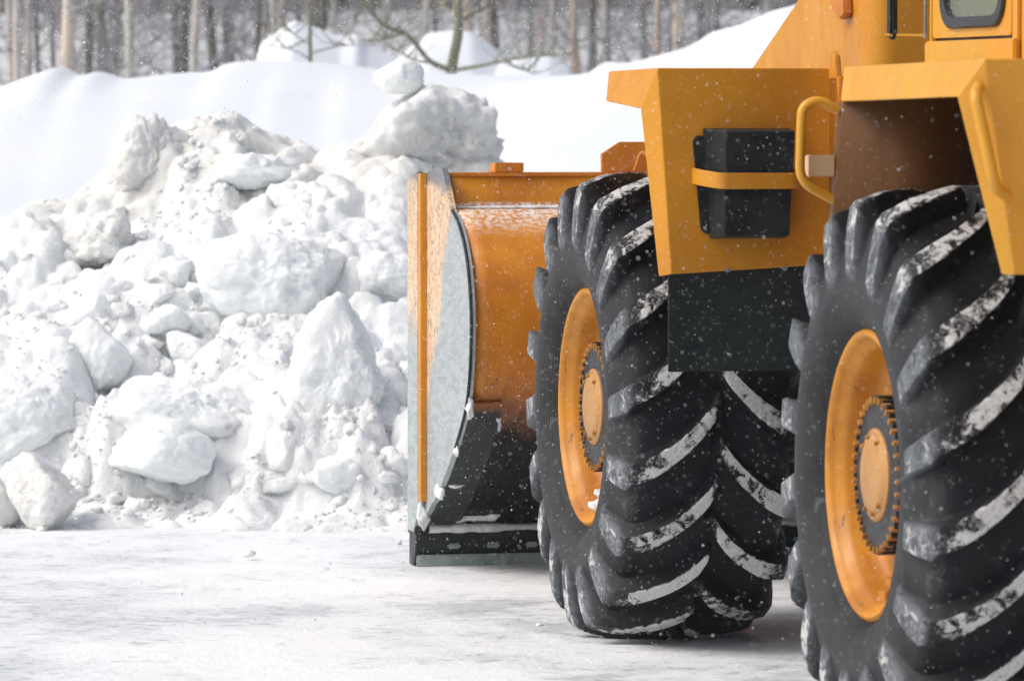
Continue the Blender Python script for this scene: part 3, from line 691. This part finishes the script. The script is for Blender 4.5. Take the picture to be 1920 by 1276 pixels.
ln_ = np.clip(lat / .33, 0, 1); shift = .385 * ((ln_ + .03) ** .66 - .03 ** .66)
shift = np.where(ab > 4, shift[np.argmin(np.abs(half_s - 4))] + (ab - 4) * .012, shift)
widthf = .095 + .045 * np.clip(lat / .33, 0, 1)          # half width in pitch units
def lugh(phase, s_, side):
    d = np.abs((phase + .5) % 1.0 - .5)
    w_ = .105 + .050 * np.clip(np.abs(s_) / 4, 0, 1)
    hh = 1 - sstep(w_, w_ + .060 + .02 * np.clip(np.abs(s_) / 4, 0, 1), d)
    e = s_ * side
    start = sstep(-.18, .12, e + .25 * np.cos(d * 9) * .3)
    return hh * start
Pm, Sm = np.meshgrid(PH, half_s, indexing='ij')
h = np.maximum(lugh(Pm, Sm, -1), lugh(Pm + .5, Sm, 1))
h = h * (1 - sstep(7.2, 7.9, np.abs(Sm)))
Um = U[:, None] + shift[None]
prof = BP[None] * (1 - h[..., None]) + TP[None] * h[..., None]
wob = 1 + .0025 * fbm(np.stack([np.cos(Um) * 4, np.sin(Um) * 4, Sm * .6], -1), 3, 91)
xx = prof[..., 0]; rr = prof[..., 1] * wob
V = np.stack([xx, -rr * np.sin(Um), rr * np.cos(Um)], -1).reshape(-1, 3)   # angle 0 = top, growing towards the rear (-y)
nU, nS = h.shape; I = np.arange(nU * nS).reshape(nU, nS); I2 = np.roll(I, -1, 0)
Fq = np.stack([I[:, :-1], I[:, 1:], I2[:, 1:], I2[:, :-1]], -1).reshape(-1, 4)
front = empty('wheel', (-1.152, 1.90, .892), 0, L)
tyre = mobj('tyre', V, Fq, M['tyre'], front, angle=48, attrs={'lug': h.ravel(), 'rad': rr.ravel(), 'lat': np.abs(xx).ravel()})
rim = MB().lathe([(-.240, .470), (-.272, .466), (-.290, .458), (-.296, .447), (-.292, .437), (-.276, .430), (-.262, .424), (-.250, .410), (-.232, .402), (-.20, .398), (-.170, .391), (-.154, .378), (-.150, .364), (-.160, .350), (-.166, .338), (-.158, .322), (-.136, .305), (-.122, .285), (-.126, .25), (-.130, .20), (-.130, .0)], 128).build('rim', M['rim'], front, 50)
bx = MB(); bx.box((-.235, -.035, -.405), (-.165, .045, -.365), .004); bx.box((-.215, -.03, -.355), (-.165, .04, -.325), .004); bx.build('valve_guard', M['rim'], front)
MB().lathe([(-.12, .232), (-.235, .232), (-.243, .244), (-.250, .242), (-.252, .225), (-.246, .20), (-.250, .172), (-.256, .160), (-.256, .145), (-.12, .14)], 96).build('hub', M['hub'], front)
MB().lathe([(-.24, .150), (-.262, .147), (-.268, .138), (-.266, .128), (-.272, .122), (-.278, .110), (-.280, .10), (-.283, .04), (-.284, 0)], 72).build('hub_cap', M['hubcap'], front)
b = MB()
for k in range(36):
    a = 2 * math.pi * k / 36; c, s = math.cos(a), math.sin(a); r_ = .236
    b.box((-.266, s * r_ - .0052, c * r_ - .0110), (-.235, s * r_ + .0052, c * r_ + .0110), .002, Matrix.Rotation(-a, 3, 'X'))
for a in (.25, .8, -.5, 2.7, 3.3, 3.9):
    b.lathe([(-.26, .0075), (-.283, .0075), (-.285, 0)], 6, (0, math.sin(a) * .122, math.cos(a) * .122))
b.build('bolts', M['bolt'], front, 30)
b = MB()
for k in range(36):
    a = 2 * math.pi * (k + .5) / 36; c, s = math.cos(a), math.sin(a); b.box((-.258, s * .243 - .008, c * .243 - .008), (-.20, s * .243 + .008, c * .243 + .008), .002, Matrix.Rotation(-a, 3, 'X'))
b.build('hub_teeth', M['black'], front, 30)
for ch in front.children:
    if ch.name != 'tyre':
        for v_ in ch.data.vertices: v_.co.x -= .006
def copy_wheel(loc, mirror=False, rot=0.0):
    o = front.copy(); COL.objects.link(o); o.location = loc; o.parent = L; o.scale = (-1 if mirror else 1, 1, 1); o.rotation_euler = (rot, 0, 0)
    for ch in list(front.children):
        c = ch.copy(); COL.objects.link(c); c.parent = o
    return o
front.rotation_euler = (0.10, 0, 0)
copy_wheel((-1.152, -1.90, .892), rot=.02); copy_wheel((1.152, 1.90, .892), True, .3); copy_wheel((1.152, -1.90, .892), True, .17)
def snow_blob(verts_c, r, name, parent, seed, squash=(1, 1, 1)):
    v, f = rock_verts((r * squash[0], r * squash[1], r * squash[2]), seed, 4, .25, 8); return mobj(name, v + np.array(verts_c), f, M['stuck'], parent, angle=None)
def rim_snow(parent, spots):
    vs = []; fs = []; o = 0
    for i, (x, y, z, r, sq) in enumerate(spots):
        v, f = rock_verts((r * sq[0], r * sq[1], r * sq[2]), 400 + i, 3, .3, 7); vs.append(v + np.array((x, y, z))); fs.append(f + o); o += len(v)
    mobj('stuck_snow', np.vstack(vs), np.vstack(fs), M['stuck'], parent, angle=None)
# spots in the front wheel's own frame (undo its small turn by placing after rotation)
def polar(a, r, x): return (x, -r * math.sin(a), r * math.cos(a))
sp = []
for a, r_, x, q, sq in ((-.35, .335, -.150, .045, (.3, .8, 1.3)), (-.25, .355, -.165, .03, (.3, 1.2, .6)), (-1.45, .29, -.135, .022, (.4, 1, 1.3)), (-1.6, .285, -.135, .016, (.4, 1, 1)), (-1.85, .28, -.135, .024, (.4, 1, 1)), (-2.05, .28, -.135, .02, (.4, .8, 1.5)), (-2.2, .29, -.135, .014, (.4, 1, 1)), (-2.85, .36, -.18, .035, (.8, 1.0, .6)), (-3.1, .385, -.22, .03, (1, 1.3, .4)), (-1.2, .29, -.135, .012, (.4, 1, 1))):
    sp.append((*polar(a - .1, r_, x - .016), q * 1.55, sq))
rim_snow(front, sp)

# -- bucket (sub-parts under the bucket shell)
shell = [(4.17, 1.757), (4.155, 1.61), (4.02, 1.60), (3.92, 1.565), (3.83, 1.50), (3.755, 1.42), (3.705, 1.32), (3.675, 1.22), (3.667, 1.12), (3.672, 1.02), (3.69, .92), (3.73, .80), (3.81, .705), (3.95, .585), (4.11, .462), (4.27, .362), (4.42, .272), (4.56, .205), (4.62, .18)]
def curve_pts(P, n):
    P = np.array(P); d = np.r_[0, np.cumsum(np.linalg.norm(np.diff(P, axis=0), axis=1))]; t = np.linspace(0, d[-1], n)
    o = np.stack([np.interp(t, d, P[:, 0]), np.interp(t, d, P[:, 1])], -1)
    return o
body = curve_pts(shell[2:], 70)
for _ in range(6): body[1:-1] = .25 * body[:-2] + .5 * body[1:-1] + .25 * body[2:]
prof_ = [shell[0], shell[1]] + [tuple(p) for p in body]
xsb = np.linspace(-1.425, 1.425, 40)
V = []; F = []
for x in xsb:
    for (y, z) in prof_: V.append((x, y + .004 * math.sin(x * 5 + z * 4), z))
n_ = len(prof_)
for i in range(len(xsb) - 1):
    for j in range(n_ - 1): F.append((i * n_ + j, (i + 1) * n_ + j, (i + 1) * n_ + j + 1, i * n_ + j + 1))
bucket = mobj('bucket', V, F, M['bucket'], L, angle=40)
md = bucket.modifiers.new('solid', 'SOLIDIFY'); md.thickness = .022; md.offset = 1
MB().box((-1.42, 4.165, 1.745), (1.42, 4.30, 1.762), .003).build('top_lip', M['paint_old'], bucket)
back = [(y - (.018 if z > .3 else .0), z) for y, z in prof_[2:]]
def side(x0, x1, name='side_plate'):
    pts = [(4.715, .14), (4.715, 1.70), (4.52, 1.752), (4.18, 1.785), (4.15, 1.76)] + back
    return MB().prism(pts, x0, x1, 'x', 0).build(name, M['steel'], bucket, 30)
side(-1.45, -1.425); side(1.425, 1.45)
MB().prism([(4.735, .15), (4.735, 1.715), (4.705, 1.735), (4.53, 1.762), (4.53, .25), (4.62, .15)], -1.478, -1.452, 'x', .003).build('side_cutter', M['steel_edge'], bucket)
MB().box((-1.4775, 4.470, .30), (-1.450, 4.528, 1.755), .002).build('edge_strip', M['paint'], bucket)
# raised rib along the rear rim of the side plate
rib = [Vector((-1.444, y + .004, z)) for y, z in back if z > .55]
MB().tube(rib, .008, 6).build('weld_seam', M['black_steel'], bucket)
# corner wear plate following the curve
lowc = [p for p in prof_[2:] if p[1] < .80]
def wear(x0, x1, off=.016):
    V = []; F = []
    P = np.array(lowc); t = np.gradient(P, axis=0); nrm = np.stack([-t[:, 1], t[:, 0]], -1); nrm /= np.linalg.norm(nrm, axis=1)[:, None]
    if nrm[:, 0].mean() > 0: nrm = -nrm
    A = P + nrm * .002; B = P + nrm * off; n = len(P)
    m = MB(); vs = [[m.bm.verts.new((x, *q)) for q in Q] for x in (x0, x1) for Q in (A, B)]
    a0, b0, a1, b1 = vs
    for i in range(n - 1):
        m.bm.faces.new((b0[i], b0[i + 1], b1[i + 1], b1[i])); m.bm.faces.new((a0[i], a0[i + 1], b0[i + 1], b0[i])); m.bm.faces.new((a1[i], a1[i + 1], b1[i + 1], b1[i]))
    m.bm.faces.new((a0[0], b0[0], b1[0], a1[0])); m.bm.faces.new((a0[-1], b0[-1], b1[-1], a1[-1]))
    return m.build('wear_plate', M['wear'], bucket)
def wear_mat():
    m = NT('worn_black_plate'); x, y, z = m.xyz(); n = m.noise(9, 5, .6); n2 = m.noise(40, 4, .7)
    c = m.mix(m.ramp(m.math('ADD', z, m.math('MULTIPLY', n, .2)), .80, .90), m.mix(m.ramp(n, .35, .7), (.014, .018, .017), (.035, .042, .038)), (.30, .10, .02))
    c = m.mix(m.math('MULTIPLY', m.ramp(n2, .64, .7), .25), c, (.5, .53, .54)); return m.out(Specular_IOR_Level=.2, Base_Color=c, Roughness=m.ramp(n, .3, .7, .35, .6), Normal=m.bump(n, .2, .01))
M['wear'] = wear_mat()
wear(-1.424, -1.285); wear(1.285, 1.424)
MB().box((-1.476, 4.585, .135), (1.476, 4.74, .185), .006, Matrix.Rotation(R(0), 3, 'X')).build('edge_beam', M['black_steel'], bucket)
MB().prism([(4.575, .145), (4.60, .045), (4.63, .0), (4.72, .0), (4.72, .145)], -1.474, 1.474, 'x', .004).build('cutting_edge', M['black_steel'], bucket)
MB().box((-1.470, 4.582, -.01), (1.470, 4.60, .052), .006).build('edge_tip', M['ice_steel'], bucket)
b = MB()
for k in range(16): b.box((-1.33 + k * .178, 4.57, .078), (-1.27 + k * .178, 4.60, .102), .008)
b.build('edge_bolts', M['ice_steel'], bucket)
MB().prism([(4.17, 1.763), (4.17, 1.805), (4.24, 1.805), (4.31, 1.763)], -1.213, -1.085, 'x', .003).build('top_bracket', M['paint_old'], bucket)
MB().prism([(-.728, 1.763), (-.728, 1.842), (-.645, 1.895), (.645, 1.895), (.728, 1.842), (.728, 1.763)], 4.19, 4.215, 'y', .003).build('spill_guard', M['paint_old'], bucket)
MB().tube(arc_path([(-.585, 4.17, 1.77), (-.56, 4.15, 1.86), (-.50, 4.12, 1.80)], .03), .008).build('hose', M['paint_old'], bucket)
def snow_strip(name, x0, x1, y, z, ry, rz, seed, parent):
    xs_ = np.linspace(x0, x1, 260); V = []; F = []; m_ = 9
    for i, x in enumerate(xs_):
        a = 1 + .5 * float(fbm(np.array([[x * 4, 0, seed]]), 3, seed)[0]) + .35 * float(fbm(np.array([[x * 18, 0, seed]]), 3, seed + 3)[0])
        for j in range(m_):
            an = math.pi * 2 * j / m_; V.append((x, y + math.cos(an) * ry * a, z + math.sin(an) * rz * a))
    for i in range(len(xs_) - 1):
        for j in range(m_): F.append((i * m_ + j, (i + 1) * m_ + j, (i + 1) * m_ + (j + 1) % m_, i * m_ + (j + 1) % m_))
    return mobj(name, V, F, M['stuck'], parent, angle=None)
snow_strip('stuck_snow', -1.42, 1.42, 4.585, .170, .030, .020, 3, bucket)
snow_strip('stuck_snow', -1.40, 1.40, 4.135, 1.611, .05, .008, 8, bucket)
rim_snow(bucket, [(-1.20, 4.53, .235, .085, (1.2, .5, .35)), (-1.28, 4.55, .225, .05, (1, .5, .5)), (-1.29, 3.79, .68, .03, (.4, .3, 1.5)), (-1.435, 3.72, .76, .012, (1, 1, 5)), (-1.44, 3.95, .57, .012, (1, 3, 3)), (-1.44, 4.25, .36, .012, (1, 3, 3)), (-1.36, 4.2, .395, .04, (1.2, .5, .3)), (-1.46, 4.52, .40, .018, (1, .8, 4)), (-1.46, 4.51, .24, .02, (1, .8, 4))])

def ymap(objs, fn):
    for o in objs:
        if o.type == 'MESH':
            for v_ in o.data.vertices: v_.co.y = fn(v_.co.y)
ymap([bucket] + list(bucket.children), lambda y: 4.035 + (y - 3.667) * 1.115)
# -- front frame, arms, tower
MB().box((-.42, .2, .62), (.42, 2.9, 1.25), .03).build('front_frame', M['black_steel'], L)
MB().lathe([(-.95, .0), (-.95, .22), (-.5, .22), (-.42, .30), (.42, .30), (.5, .22), (.95, .22), (.95, 0)], 32, (0, 1.7, .885)).build('front_axle', M['hub'], L)
MB().lathe([(-.95, .0), (-.95, .22), (-.5, .22), (-.42, .30), (.42, .30), (.5, .22), (.95, .22), (.95, 0)], 32, (0, -1.7, .885)).build('rear_axle', M['hub'], L)
tw = MB(); sideP = [(2.70, 1.3), (2.66, 2.18), (2.01, 2.472), (1.40, 2.75), (1.38, 1.3)]
sideP = [(1.36, 1.2), (2.72, 1.2), (2.665, 2.2), (2.01, 2.472), (1.55, 2.95), (1.36, 2.97)]
tw.prism(sideP, -.50, -.44, 'x', .006); tw.prism(sideP, .44, .50, 'x', .006); tower = tw.build('lift_tower', M['pale_tower'] if 'pale_tower' in M else M['paint'], L)
c = MB(); P = []
for k in range(7): a = math.pi / 2 * k / 6; P.append((-.50 + .11 * (1 - math.cos(a)), 1.08 + .11 * (1 - math.sin(a))))
P = [(-.508, 1.358), (-.508, 1.19)] + [(p[0] - .008, p[1]) for p in P] + [(.39, 1.08), (.508, 1.19), (.508, 1.358)]
c.prism(P, 1.2, 3.0, 'z').build('tower_column', M['paint'], tower, 30)
MB().prism([(1.30, 2.62), (1.27, 2.40), (1.33, 2.38), (1.42, 2.42), (1.75, 2.62)], -.545, -.51, 'x', .006).build('tower_bracket', M['paint_old'], tower)
for sx_ in (-1, 1):
    x0, x1 = (-.40, -.28) if sx_ < 0 else (.28, .40)
    MB().prism([(1.3, 2.0), (1.7, 2.15), (3.0, 1.70), (3.75, .95), (3.74, .6), (3.5, .55), (2.9, 1.25), (1.5, 1.7)], x0, x1, 'x', .01).build('lift_arm', M['paint_old'], L)
MB().tube([(0, 1.6, 2.0), (0, 3.7, 1.35)], .07, 20).build('tilt_cylinder', M['black_steel'], L)
st = lambda y: 1.25 + (y - 1.08) * 1.09 if y > 1.0 else y
ymap([tower] + list(tower.children), st)
ymap([o for o in L.children if o.name in ('front_frame', 'lift_arm', 'lift_arm.001', 'tilt_cylinder')], lambda y: y * 1.10)
ymap([o for o in L.children if o.name == 'front_axle'], lambda y: y + .2)
ymap([o for o in L.children if o.name == 'rear_axle'], lambda y: y - .2)
# -- front fender
ff = MB(); bm = ff.bm
A, A_, B, B_ = [bm.verts.new(p) for p in ((-1.475, .55, 2.185), (-1.424, .55, 1.443), (-.825, .55, 2.185), (-.835, .55, 1.475))]
Cc, C_ = bm.verts.new((-1.518, .625, 2.042)), bm.verts.new((-1.458, .595, 1.434))
D, E_, Gv = [bm.verts.new(p) for p in ((-1.480, 1.275, 2.176), (-1.518, 1.155, 2.070), (-.825, 1.275, 2.176))]
for q in ((A, B, B_, A_), (A, A_, C_, Cc), (A, Cc, E_, D), (A, D, Gv, B)): bm.faces.new(q)
fender = ff.build('front_fender', M['paint'], L, 30, solid=.01, bevel=.010, offset=0)
fl = MB(); fl.box((-1.432, .562, 1.40), (-.80, .574, 1.50), .002); fl.box((-1.43, .566, 1.088), (-.80, .580, 1.402), .003); fl.build('mud_flap', M['flap'], fender)
b = MB()
for x, z in ((-1.215, 1.458), (-1.0, 1.462)): b.lathe([(0, 0), (0, .010), (.012, .010), (.016, 0)], 10)
b.bm.free(); b = MB()
for x, z in ((-1.215, 1.458), (-1.0, 1.462)): b.box((x - .009, .533, z - .009), (x + .009, .548, z + .009), .004)
b.build('bolt', M['grey_metal'], fender)
# black case held by a strap
bc = MB()
bc.prism([(-1.348, 1.925), (-1.335, 1.945), (-1.00, 1.945), (-.995, 1.60), (-1.012, 1.59), (-1.30, 1.59), (-1.318, 1.605)], .530, .544, 'y', .003)
bc.build('case_flange', M['black'], fender)
m_ = MB(); bm = m_.bm
q0 = [(-1.312, .532, 1.972), (-.985, .532, 1.972), (-1.005, .532, 1.572), (-1.285, .532, 1.572)]
q1 = [(-1.252, .435, 1.962), (-.993, .435, 1.962), (-1.013, .435, 1.582), (-1.258, .435, 1.582)]
a = [bm.verts.new(p) for p in q0]; b_ = [bm.verts.new(p) for p in q1]; bm.faces.new(b_)
for i in range(4): bm.faces.new((a[i], a[(i + 1) % 4], b_[(i + 1) % 4], b_[i]))
m_.build('case', M['black'], fender, 30, bevel=.006)
b = MB()
for x, z in ((-1.332, 1.918), (-1.305, 1.612), (-1.004, 1.612)): b.box((x - .006, .522, z - .006), (x + .006, .531, z + .006), .002)
b.build('case_bolts', M['grey_metal'], fender)
st = MB(); path = arc_path([(-1.345, .545, 1.80), (-1.335, .50, 1.795), (-1.275, .42, 1.782), (-.985, .42, 1.782), (-.965, .50, 1.79), (-.962, .545, 1.795)], .03, 5)
st_v = []; m_ = MB()
rows = []
for p in path:
    rows.append([m_.bm.verts.new((p.x, p.y, p.z - .029)), m_.bm.verts.new((p.x, p.y, p.z + .029))])
for a, b_ in zip(rows, rows[1:]): m_.bm.faces.new((a[0], b_[0], b_[1], a[1]))
m_.build('strap', M['paint'], fender, 60, solid=.010, bevel=.002, offset=0)
# hinge bracket right of the panel
MB().prism([(.55, 1.45), (.50, 1.45), (.36, 1.90), (.44, 2.16), (.46, 2.235), (.50, 2.255), (.535, 2.24), (.55, 2.19), (.58, 1.8)], -.835, -.815, 'x', .004).build('fender_bracket', M['paint'], L)
MB().box((-.835, .40, 1.35), (-.80, .546, 2.16), .006).build('fender_post', M['paint_old'], L)
ymap([fender] + list(fender.children) + [o for o in L.children if o.name in ('fender_bracket', 'fender_post')], lambda y: y + .115)
# -- rear frame
MB().box((-.48, -3.1, .70), (.48, .1, 1.35), .03).build('rear_frame', M['black_steel'], L)
MB().lathe([(-.16, 0), (-.16, .13), (.16, .13), (.16, 0)], 24, (0, .15, .95)).build('articulation_joint', M['hub'], L)
MB().box((-.60, -.6, 1.36), (.60, -.05, 2.16), .02).build('cab_base', M['black_steel'], L)
rf = MB(); bm = rf.bm
vv = {k: bm.verts.new(p) for k, p in dict(a=(-1.213, -.85, 2.177), b=(-1.392, -2.93, 2.185), c=(-.715, -2.93, 2.185), d=(-.715, -.85, 2.177), e=(-1.225, -.855, 2.066), f=(-1.462, -2.89, 2.079), g=(-1.300, -2.93, 1.555), h=(-.715, -2.93, 1.555), i=(-1.325, -2.89, 1.555)).items()}
vv['b2'] = vv['b']
for q in ('abcd', 'aefb', 'bchg', 'bgif'): bm.faces.new([vv[k] for k in q])
rfender = rf.build('rear_fender', M['paint_rear'], L, 30, solid=.012, bevel=.012, offset=0)
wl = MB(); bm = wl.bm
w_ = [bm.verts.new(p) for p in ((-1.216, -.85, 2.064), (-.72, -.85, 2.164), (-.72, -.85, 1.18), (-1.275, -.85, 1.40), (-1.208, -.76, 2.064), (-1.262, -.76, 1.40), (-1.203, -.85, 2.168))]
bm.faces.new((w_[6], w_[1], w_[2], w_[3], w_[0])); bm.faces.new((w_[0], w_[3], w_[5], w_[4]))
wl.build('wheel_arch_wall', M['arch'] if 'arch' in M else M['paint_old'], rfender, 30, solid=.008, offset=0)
MB().prism([(-.855, 1.05), (-2.925, 1.05), (-2.925, 2.165), (-.855, 2.160)], -.712, -.702, 'x').build('added_arch_side', M['arch'], rfender)  # inboard side of the arch, added to keep light off its wall
MB().tube(arc_path([(-1.225, -.81, 2.035), (-1.295, -.81, 2.075), (-1.352, -.81, 2.05), (-1.360, -.81, 1.80), (-1.235, -.81, 1.735)], .055, 7), .0165, 14).build('grab_handle', M['paint_rear'], rfender, 60)
MB().box((-1.325, -.805, 1.815), (-1.235, -.75, 1.888), .004).build('step_plate', M['pale'], rfender)
MB().tube(arc_path([(-1.412, -2.93, 2.108), (-1.445, -2.995, 2.085), (-1.405, -3.01, 1.90), (-1.385, -3.0, 1.815), (-1.330, -2.935, 1.79)], .045, 6), .018, 14).build('grab_handle', M['paint_rear'], rfender, 60)
b = MB(); b.lathe([(0, 0)], 4); b.bm.free()
# hood behind the cab
MB().prism([(-3.3, 1.35), (-1.02, 1.35), (-1.02, 2.62), (-3.0, 2.50), (-3.3, 2.3)], -.695, .695, 'x', .03).build('hood', M['paint_rear'], L)
MB().box((-1.1, -3.75, .7), (1.1, -3.3, 1.5), .04).build('counterweight', M['paint'], L)
# -- cab with hollow window openings
cab = empty('cab', (0, 0, 0), 0, L)
def rrect(x0, x1, z0, z1, r, n=6):
    o = []
    for (cx_, cz_, a0) in ((x1 - r, z1 - r, 0), (x0 + r, z1 - r, 90), (x0 + r, z0 + r, 180), (x1 - r, z0 + r, 270)):
        for k in range(n + 1): a = R(a0 + 90 * k / n); o.append((cx_ + r * math.cos(a), cz_ + r * math.sin(a)))
    return o
def frame_ring(outer, inner, t0, t1, P, mat, name, parent, bev=0.0):
    m = MB(); n = len(outer); L_ = [[m.bm.verts.new(P(t, *q)) for q in ring] for t in (t0, t1) for ring in (outer, inner)]
    o0, i0, o1, i1 = L_
    for k in range(n):
        j = (k + 1) % n
        m.bm.faces.new((o0[k], o0[j], i0[j], i0[k])); m.bm.faces.new((o1[k], i1[k], i1[j], o1[j])); m.bm.faces.new((o0[k], o1[k], o1[j], o0[j])); m.bm.faces.new((i0[k], i0[j], i1[j], i1[k]))
    return m.build(name, mat, parent, 30, bevel=bev)
PX_ = lambda t, u, v: (t, u, v); PY_ = lambda t, u, v: (u, t, v)
win = (-.905, -.245, 2.318, 3.10)
for s_ in (-1, 1):
    x_o, x_i = s_ * .70, s_ * .66
    door = frame_ring(rrect(-.955, -.135, 2.287, 3.25, .02), rrect(*win, .11), x_o, x_i, PX_, M['paint_rear'], 'door', cab, .004)
    frame_ring(rrect(*win, .11), rrect(win[0] + .04, win[1] - .035, win[2] + .038, win[3] - .04, .085), s_ * .716, s_ * .672, PX_, M['gasket'], 'window_gasket', door if False else cab, .008)
    m = MB(); m.prism(rrect(win[0] + .035, win[1] - .03, win[2] + .033, win[3] - .035, .085), s_ * .690, s_ * .684, 'x'); m.build('window', M['glass'], cab)
    m = MB(); m.box((s_ * .64, -.1, 2.19), (s_ * .70, -.127, 3.35), .004); m.box((s_ * .64, -1.02, 2.19), (s_ * .70, -.963, 3.35), .004); m.box((s_ * .64, -.963, 3.258), (s_ * .70, -.127, 3.35), .004); m.build('pillar', M['paint_rear'], cab)
    MB().box((s_ * .62, -1.02, 2.186), (s_ * .715, -.09, 2.277), .006).build('sill', M['paint_rear'], cab)
    MB().box((s_ * .65, -.963, 2.2775), (s_ * .685, -.127, 2.2865), 0).build('door_seal', M['black'], cab)
frame_ring(rrect(-.638, .638, 2.19, 3.35, .01), rrect(-.58, .58, 2.45, 3.25, .06), -.10, -.13, PY_, M['paint_rear'], 'windscreen_frame', cab)
MB().prism(rrect(-.58, .58, 2.45, 3.25, .06), -.112, -.118, 'y').build('windscreen', M['glass'], cab)
frame_ring(rrect(-.638, .638, 2.19, 3.35, .01), rrect(-.58, .58, 2.70, 3.25, .06), -1.02, -.99, PY_, M['paint_rear'], 'rear_window_frame', cab)
MB().prism(rrect(-.58, .58, 2.70, 3.25, .06), -1.003, -1.009, 'y').build('rear_window', M['glass'], cab)
MB().box((-.74, -1.08, 3.352), (.74, -.04, 3.45), .03).build('roof', M['paint_rear'], cab)
MB().box((-.63, -.98, 2.17), (.63, -.14, 2.20), 0).build('floor', M['black'], cab)
s = MB(); s.box((-.22, -.85, 2.45), (.22, -.45, 2.58), .04); s.box((-.21, -.92, 2.5), (.21, -.82, 3.05), .04); s.build('seat', M['black'], cab)
# mirror held on a thin rod in front of the door
MB().box((-.815, -.02, 2.285), (-.788, .03, 2.75), .008).build('mirror', M['black'], cab)
MB().tube([(-.83, .0, 2.300), (-.70, -.05, 2.298)], .006, 8).build('mirror_arm', M['paint_rear'], cab)
MB().box((-.715, -.094, 2.29), (-.705, -.084, 3.2), 0).build('hinge_line', M['grey_metal'], cab)
ymap(list(cab.children), lambda y: (y + .13) * 1.072 - .17)
ymap([o for o in L.children if o.name in ('rear_frame', 'hood', 'counterweight', 'cab_base')], lambda y: y * 1.1)
MB().tube([(-.76, -1.15, 1.2), (-.76, -1.15, 1.9)], .02).build('hose', M['black'], L)
# hydraulic clutter between the wheels, in the gap under the flap
b = MB()
for i in range(7):
    y0 = -.1 + i * .11; x = -.55 - .04 * (i % 3)
    b.tube(arc_path([(x, y0 - .5, 1.0 + .05 * (i % 2)), (x - .05, y0 - .2, .8 + .04 * i), (x, y0 + .3, 1.05), (x + .1, y0 + .8, 1.1)], .15, 5), .018, 8)
b.build('hydraulic_hoses', M['black'], L)
MB().box((-.78, -.62, .95), (-.50, -.10, 1.30), .02).build('battery_box', M['black_steel'], L)

# ------------------------------------------------------------------ falling snow
def flakes():
    g = np.random.default_rng(99); n = 60000; u = g.uniform(0, 1, n)
    y = 13.2 + 16 * u ** .9; far_ = g.uniform(0, 1, n) < .35; y = np.where(far_, 22 + 26 * g.uniform(0, 1, n), y)
    x = g.uniform(-1.25, 1.25, n) * .0991 * y; z = CAM_H - y * .0452 + g.uniform(-1.1, 1.25, n) * .066 * y
    ok = z > .03; y, x, z = y[ok], x[ok], z[ok]
    # keep flakes out of the machine: bucket, wheels and body
    dx, dy = x - 2.113, y - 18.402; c_, s_ = math.cos(R(12.6)), math.sin(R(12.6)); lx = dx * c_ + dy * s_; ly = -dx * s_ + dy * c_
    ok = ~((lx > -1.5) & (ly > -3.4) & (ly < 5.3) & (z < 2.3)); x, y, z = x[ok], y[ok], z[ok]; n = len(x)
    r = g.uniform(.0008, .0014, n) * (1 + .8 * (g.uniform(0, 1, n) > .93)) * np.where(y > 21, 2.0, 1.0)
    o6 = np.array([[1, 0, 0], [-1, 0, 0], [0, 1, 0], [0, -1, 0], [0, 0, 1], [0, 0, -1]], float)
    f8 = np.array([[0, 2, 4], [2, 1, 4], [1, 3, 4], [3, 0, 4], [2, 0, 5], [1, 2, 5], [3, 1, 5], [0, 3, 5]])
    st = np.stack([g.uniform(.7, 1.2, n), np.ones(n), g.uniform(.8, 1.5, n)], -1)
    V = (o6[None] * (r[:, None] * st)[:, None, :] + g.normal(0, .12, (n, 6, 3)) * r[:, None, None] + np.stack([x, y, z], -1)[:, None]).reshape(-1, 3)
    Fa = (f8[None] + (np.arange(n) * 6)[:, None, None]).reshape(-1, 3)
    tag(mobj('falling_snow', V, Fa, M['flake'], smooth=False), 'small snowflakes falling through the air', None, None, 'stuff')
flakes()

# ------------------------------------------------------------------ haze in the snowy air
def haze():
    m = bpy.data.materials.new('haze_air'); m.use_nodes = True; t = m.node_tree; t.nodes.remove(t.nodes['Principled BSDF'])
    v = t.nodes.new('ShaderNodeVolumePrincipled'); v.inputs['Color'].default_value = (.93, .95, 1, 1); v.inputs['Density'].default_value = .00035; v.inputs['Anisotropy'].default_value = .2
    t.links.new(v.outputs[0], t.nodes['Material Output'].inputs['Volume'])
    o = MB().box((-320, -160, -1.3), (320, 420, 16)).build('haze', m); tag(o, 'pale haze of snowy air', None, None, 'stuff')
haze()
